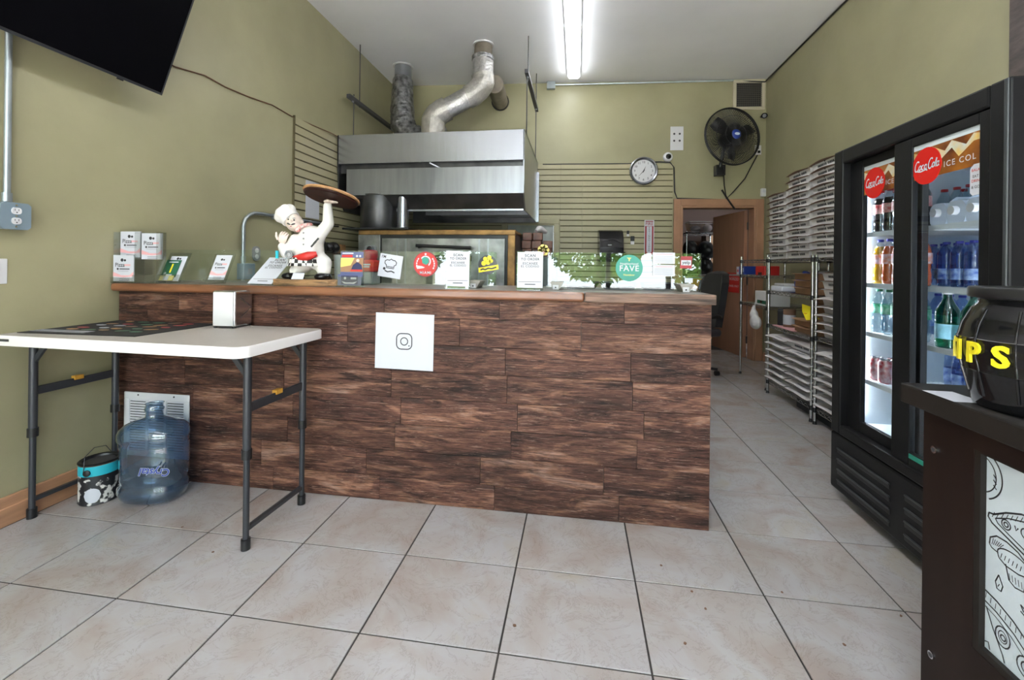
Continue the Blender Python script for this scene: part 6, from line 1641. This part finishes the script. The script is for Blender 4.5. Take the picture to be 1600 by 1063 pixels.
t = thing('clear_tub', 'clear plastic tub of bags on top of the store room rack', 'tub', (1.955, 7.45, 1.789))
MB().raw([(-.18, -.13, 0), (.18, -.13, 0), (.18, .13, 0), (-.18, .13, 0), (-.21, -.15, .165), (.21, -.15, .165), (.21, .15, .165), (-.21, .15, .165)], [(0, 1, 2, 3), (0, 1, 5, 4), (1, 2, 6, 5), (2, 3, 7, 6), (3, 0, 4, 7)]).build('tub', 'tub', t)
MB().ell((.10, 0, .075), (.07, .09, .065)).build('packed_bag', 'plastic_bag', t, smooth=60); MB().ell((-.08, 0, .06), (.08, .09, .05)).build('packed_cloth', 'grey_plastic', t, smooth=60)
MB().tube([(-.21, -.15, .165), (.21, -.15, .165), (.21, .15, .165), (-.21, .15, .165)], .006, 6, closed=True).build('rim', 'plastic_bag', t)
t = thing('orange_crate', 'orange crate on the low shelf of the store room rack', 'crate', (1.93, 7.46, .884))
MB().box(-.2, .2, -.16, .16, 0, .20).build('crate', 'orange', t, bevel=.01); MB().box(-.2, .2, -.162, -.16, .17, .2).build('rim', 'grey_plastic', t); MB().box(-.03, .03, -.164, -.16, .13, .15).build('grip', 'black', t)
for i, (x, z, w, h, lb) in enumerate(((1.62, 1.20, .24, .6, 'tall brown carton standing beside the store room rack'), (2.3, 1.1, .2, .5, 'brown carton leaning behind the store room rack'))):
    t = thing('tall_carton', lb, 'carton', (x, 8.2, 0)); MB().box(-w / 2, w / 2, -.15, .15, 0, z + h + .2).build('carton', 'room_dark', t, bevel=.004); MB().box(-.03, .03, -.152, -.15, 0, z + h + .2).build('tape', 'kraft', t)
# ------------------------------------------------------------------ dark kiosk with drawing panel, tip barrel on top
KX, KX1, KY0, KY1, KZ = .92, 1.56, .74, 1.414, .90
kk = thing('bin_kiosk', 'dark brown kiosk cabinet with white pizza drawing panel', 'kiosk', ((KX + KX1) / 2, (KY0 + KY1) / 2, 0))
O = ((KX + KX1) / 2, (KY0 + KY1) / 2, 0)
BX, BY1 = KX + .036, KY1 - .036
MB(O).box(KX, KX1, KY0, KY1, KZ - .055, KZ).build('top_slab', 'kiosk_top', kk, bevel=.004)
MB(O).box(KX - .0008, KX + .001, KY0 + .004, KY1 - .004, KZ - .050, KZ - .006).build('edge_band', 'kiosk_edge', kk)
PY1, PZ0, PZ1 = 1.222, .31, .79
mb = MB(O)
mb.box(BX, BX + .022, PY1, BY1, 0, KZ - .056).box(BX, BX + .022, KY0 + .03, PY1, PZ1, KZ - .056).box(BX, BX + .022, KY0 + .03, PY1, 0, PZ0).box(BX, BX + .022, KY0 + .03, KY0 + .12, PZ0, PZ1)
mb.build('side_panel', 'kiosk_wood', kk)
MB(O).box(BX + .022, KX1 - .03, KY0 + .03, KY0 + .05, 0, KZ - .056).build('side_panel', 'kiosk_wood', kk); MB(O).box(BX + .022, KX1 - .03, BY1 - .02, BY1, 0, KZ - .056).build('side_panel', 'kiosk_wood', kk); MB(O).box(KX1 - .05, KX1 - .03, KY0 + .05, BY1 - .02, 0, KZ - .056).build('side_panel', 'kiosk_wood', kk)
for y, z in ((1.339, .739), (1.341, .186)):
    o = MB(O); o.cyl((BX - .004, y, z), (BX + .001, y, z), .0095, n=18); l = o.build('cam_lock', 'chrome', kk, smooth=40)
    MB(O).cyl((BX - .0048, y, z), (BX - .003, y, z), .006, n=14).build('lock_face', 'dark_grey', l)
mb = MB(O); g_ = .016
mb.box(BX + .002, BX + .02, PY1 - g_, PY1, PZ0, PZ1).box(BX + .002, BX + .02, KY0 + .12, PY1 - g_, PZ0, PZ0 + g_).box(BX + .002, BX + .02, KY0 + .12, PY1 - g_, PZ1 - .005, PZ1)
fr_ = mb.build('panel_frame', 'kiosk_edge', kk)
pn = MB(O).box(BX + .015, BX + .02, KY0 + .12, PY1 - g_, PZ0 + g_, PZ1 - .005).build('drawing_panel', 'panel_white', kk)
# pen drawings on the panel: x runs from the far edge towards the viewer
PE = PY1 - g_
f = lambda x, y, d: Vector((BX + .0148 - d, PE - x, y))
mb = MB(O); lw = .0028
def st_(pts, w=lw, closed=False): mb.stroke(pts, w, f, .0006, closed=closed)
st_(circ(.06, 20, -.02, .735, -1.1, 1.3, sx=1, end=True), .0035); st_(circ(.045, 20, -.02, .735, -1.1, 1.3, end=True))
for k in range(3): st_([(.018, .72 + k * .012), (.026, .712 + k * .012)])
# slice
st_([(.008, .650), (.02, .652), (.05, .672), (.085, .688), (.12, .692)], .004); st_([(.008, .650), (.006, .640), (.016, .630), (.05, .618), (.10, .600), (.14, .588)], .004); st_([(.024, .645), (.055, .662), (.09, .674), (.12, .678)])
for k in range(9): st_([(.016 + k * .011, .644 + k * .0042), (.022 + k * .011, .658 + k * .0042)], .0016)
st_([(.024, .645), (.03, .637), (.06, .625), (.12, .604)]); st_(circ(.0105, 14, .050, .645), closed=True); st_(circ(.005, 10, .050, .645), .003, True); st_(circ(.011, 14, .095, .650), closed=True)
st_([(.070, .655), (.073, .645), (.078, .653)], .003)
# mushroom
st_([(.010, .578), (.012, .594), (.028, .606), (.052, .607), (.078, .600), (.10, .585), (.108, .566)], .0035); st_([(.010, .578), (.016, .572), (.030, .570), (.034, .560)], .003)
st_(circ(.034, 16, .066, .573, 3.4, 0.2, sx=1.05, sy=.5, end=True)); st_([(.034, .560), (.05, .552), (.08, .552), (.10, .558)], .003); st_([(.05, .556), (.058, .525), (.072, .518), (.092, .522), (.096, .555)], .003)
for k in range(7): st_([(.038 + k * .009, .562), (.041 + k * .009, .574)], .0016)
for k in range(5): st_([(.060 + k * .007, .526), (.058 + k * .007, .540)], .0014)
for k in range(6): st_([(.016 + k * .004, .580 + k * .001), (.020 + k * .005, .596)], .0014)
# drop, leaves
st_([(.034, .520), (.026, .500), (.030, .486), (.040, .486), (.044, .500), (.034, .520)], .003); st_([(.032, .492), (.036, .500)], .0018)
st_([(.085, .490), (.10, .484), (.115, .486)], .003); st_([(.085, .476), (.098, .470), (.115, .474)], .003); st_([(.085, .490), (.092, .478)], .003)
# big slice at the bottom
st_([(.0, .462), (.03, .456), (.07, .440), (.11, .414), (.14, .39)], .004); st_([(.0, .436), (.03, .430), (.07, .414), (.12, .380)], .0035); st_([(.0, .424), (.028, .418), (.065, .402), (.11, .37)], .002)
for k in range(10): st_([(.004 + k * .012, .458 - k * .0042), (.002 + k * .012, .444 - k * .0042)], .0014)
st_([(.004, .425), (.022, .385), (.045, .345), (.05, .33)], .003); st_(circ(.022, 16, .045, .385, sx=.8), .003, True); st_(circ(.013, 14, .045, .385, sx=.8), .002, True); st_(circ(.006, 10, .046, .384), .003, True)
st_(circ(.022, 16, .10, .362), .003, True); st_(circ(.012, 14, .10, .362), .003, True); st_([(.0, .34), (.01, .345), (.014, .33)], .003)
mb.build('pen_drawing', 'print_dark', pn)
tag(MB().box(-.05, .02, -.05, .05, 0, .0006).build('slip_paper', 'paper'), 'white paper slip under the tip barrel on the kiosk', 'paper').location = (.965, 1.275, KZ + .0005)
# barrel
bx_, by_ = 1.062, 1.172
ba = thing('tip_barrel', 'glossy black plastic barrel with yellow TIPS letters on the kiosk', 'barrel', (bx_, by_, KZ + .001))
bp = [(0, .002), (.112, .0), (.120, .006), (.125, .03), (.137, .085), (.1385, .0865), (.137, .089), (.1445, .12), (.146, .14), (.1455, .160), (.147, .1625), (.1445, .165), (.138, .195), (.122, .232), (.112, .243), (.110, .255)]
MB().lathe(bp, 48, cap=False).build('body', 'black_gloss', ba, smooth=60)
for k in range(12):
    a = 2 * PI * k / 12; u = (math.cos(a), math.sin(a))
    MB().tube([(u[0] * (r + .0005), u[1] * (r + .0005), z) for r, z in bp if .01 < z < .235], .0025, 6).build('stave_rib', 'black_gloss', ba, smooth=60)
MB().lathe([(.108, .252), (.112, .256), (.128, .258), (.130, .262), (.130, .279), (.127, .283), (0, .283)], 40, cap=False).build('lid', 'black', ba, smooth=40)
# yellow letters wrapped round the belly
base_a = math.atan2(-by_, -bx_)
def wrap(a0):
    return lambda x, y, d: Vector(((.1465 - 1.2 * (y - .0) ** 2 + d) * math.cos(a0 + x / .146), (.1465 - 1.2 * (y - .0) ** 2 + d) * math.sin(a0 + x / .146), .128 + y))
for i, c in enumerate('TIPS'):
    a = base_a + (-1.47, -1.16, -.84, -.46)[i]
    MB().text(c, .066, wrap(a), .0005, bold=.028, ext=.006).build('letter', 'yellow', ba)

# ------------------------------------------------------------------ outside the storefront, seen only as reflections
struct(MB().box(-14, 14, -7.0, YF - .14, -.12, -.02).build('ground_pavement', 'pavement'))
struct(MB().box(-14, 14, -26, -7.0, -.16, -.10).build('ground_road', 'road'))
lp_ = None
def tree(x, y, h, r):
    global lp_
    t = thing('street_tree', 'leafy low street tree outside the shop, mirrored in the glass guard', 'tree', (x, y, -.09), 0, 'street trees outside')
    if lp_ is None:
        rnd = random.Random(5); mb = MB()
        for k in range(2600):
            a, b = rnd.uniform(0, 2 * PI), rnd.uniform(-1, 1); q = rnd.uniform(.55, 1) ** .5
            c = Vector((q * math.cos(a) * math.sqrt(1 - b * b), q * math.sin(a) * math.sqrt(1 - b * b), b * q))
            u = Vector((rnd.uniform(-1, 1), rnd.uniform(-1, 1), rnd.uniform(-1, 1))).normalized(); v = u.orthogonal().normalized(); s_ = rnd.uniform(.05, .10)
            mb.raw([c - u * s_, c + v * s_ * .5, c + u * s_, c - v * s_ * .5], [(0, 1, 2, 3)])
        o = mb.build('leaves', 'leaf', t, kind='stuff'); lp_ = o
    else:
        o = lp_.copy(); col.objects.link(o); o.parent = t
    o.location = (0, 0, h); o.scale = (r, r, r * .9)
    MB().tube([(0, 0, 0), (.05, .03, h * .5), (0, 0, h)], [.13, .10, .05], 10).build('trunk', 'bark', t, smooth=60)
for x, y, h, r in ((-2.6, -9.3, 2.05, 1.55), (.6, -9.2, 2.15, 1.55), (3.75, -9.4, 2.1, 1.55), (6.9, -9.2, 2.05, 1.55), (-5.8, -9.2, 2.1, 1.55)): tree(x, y, h, r)
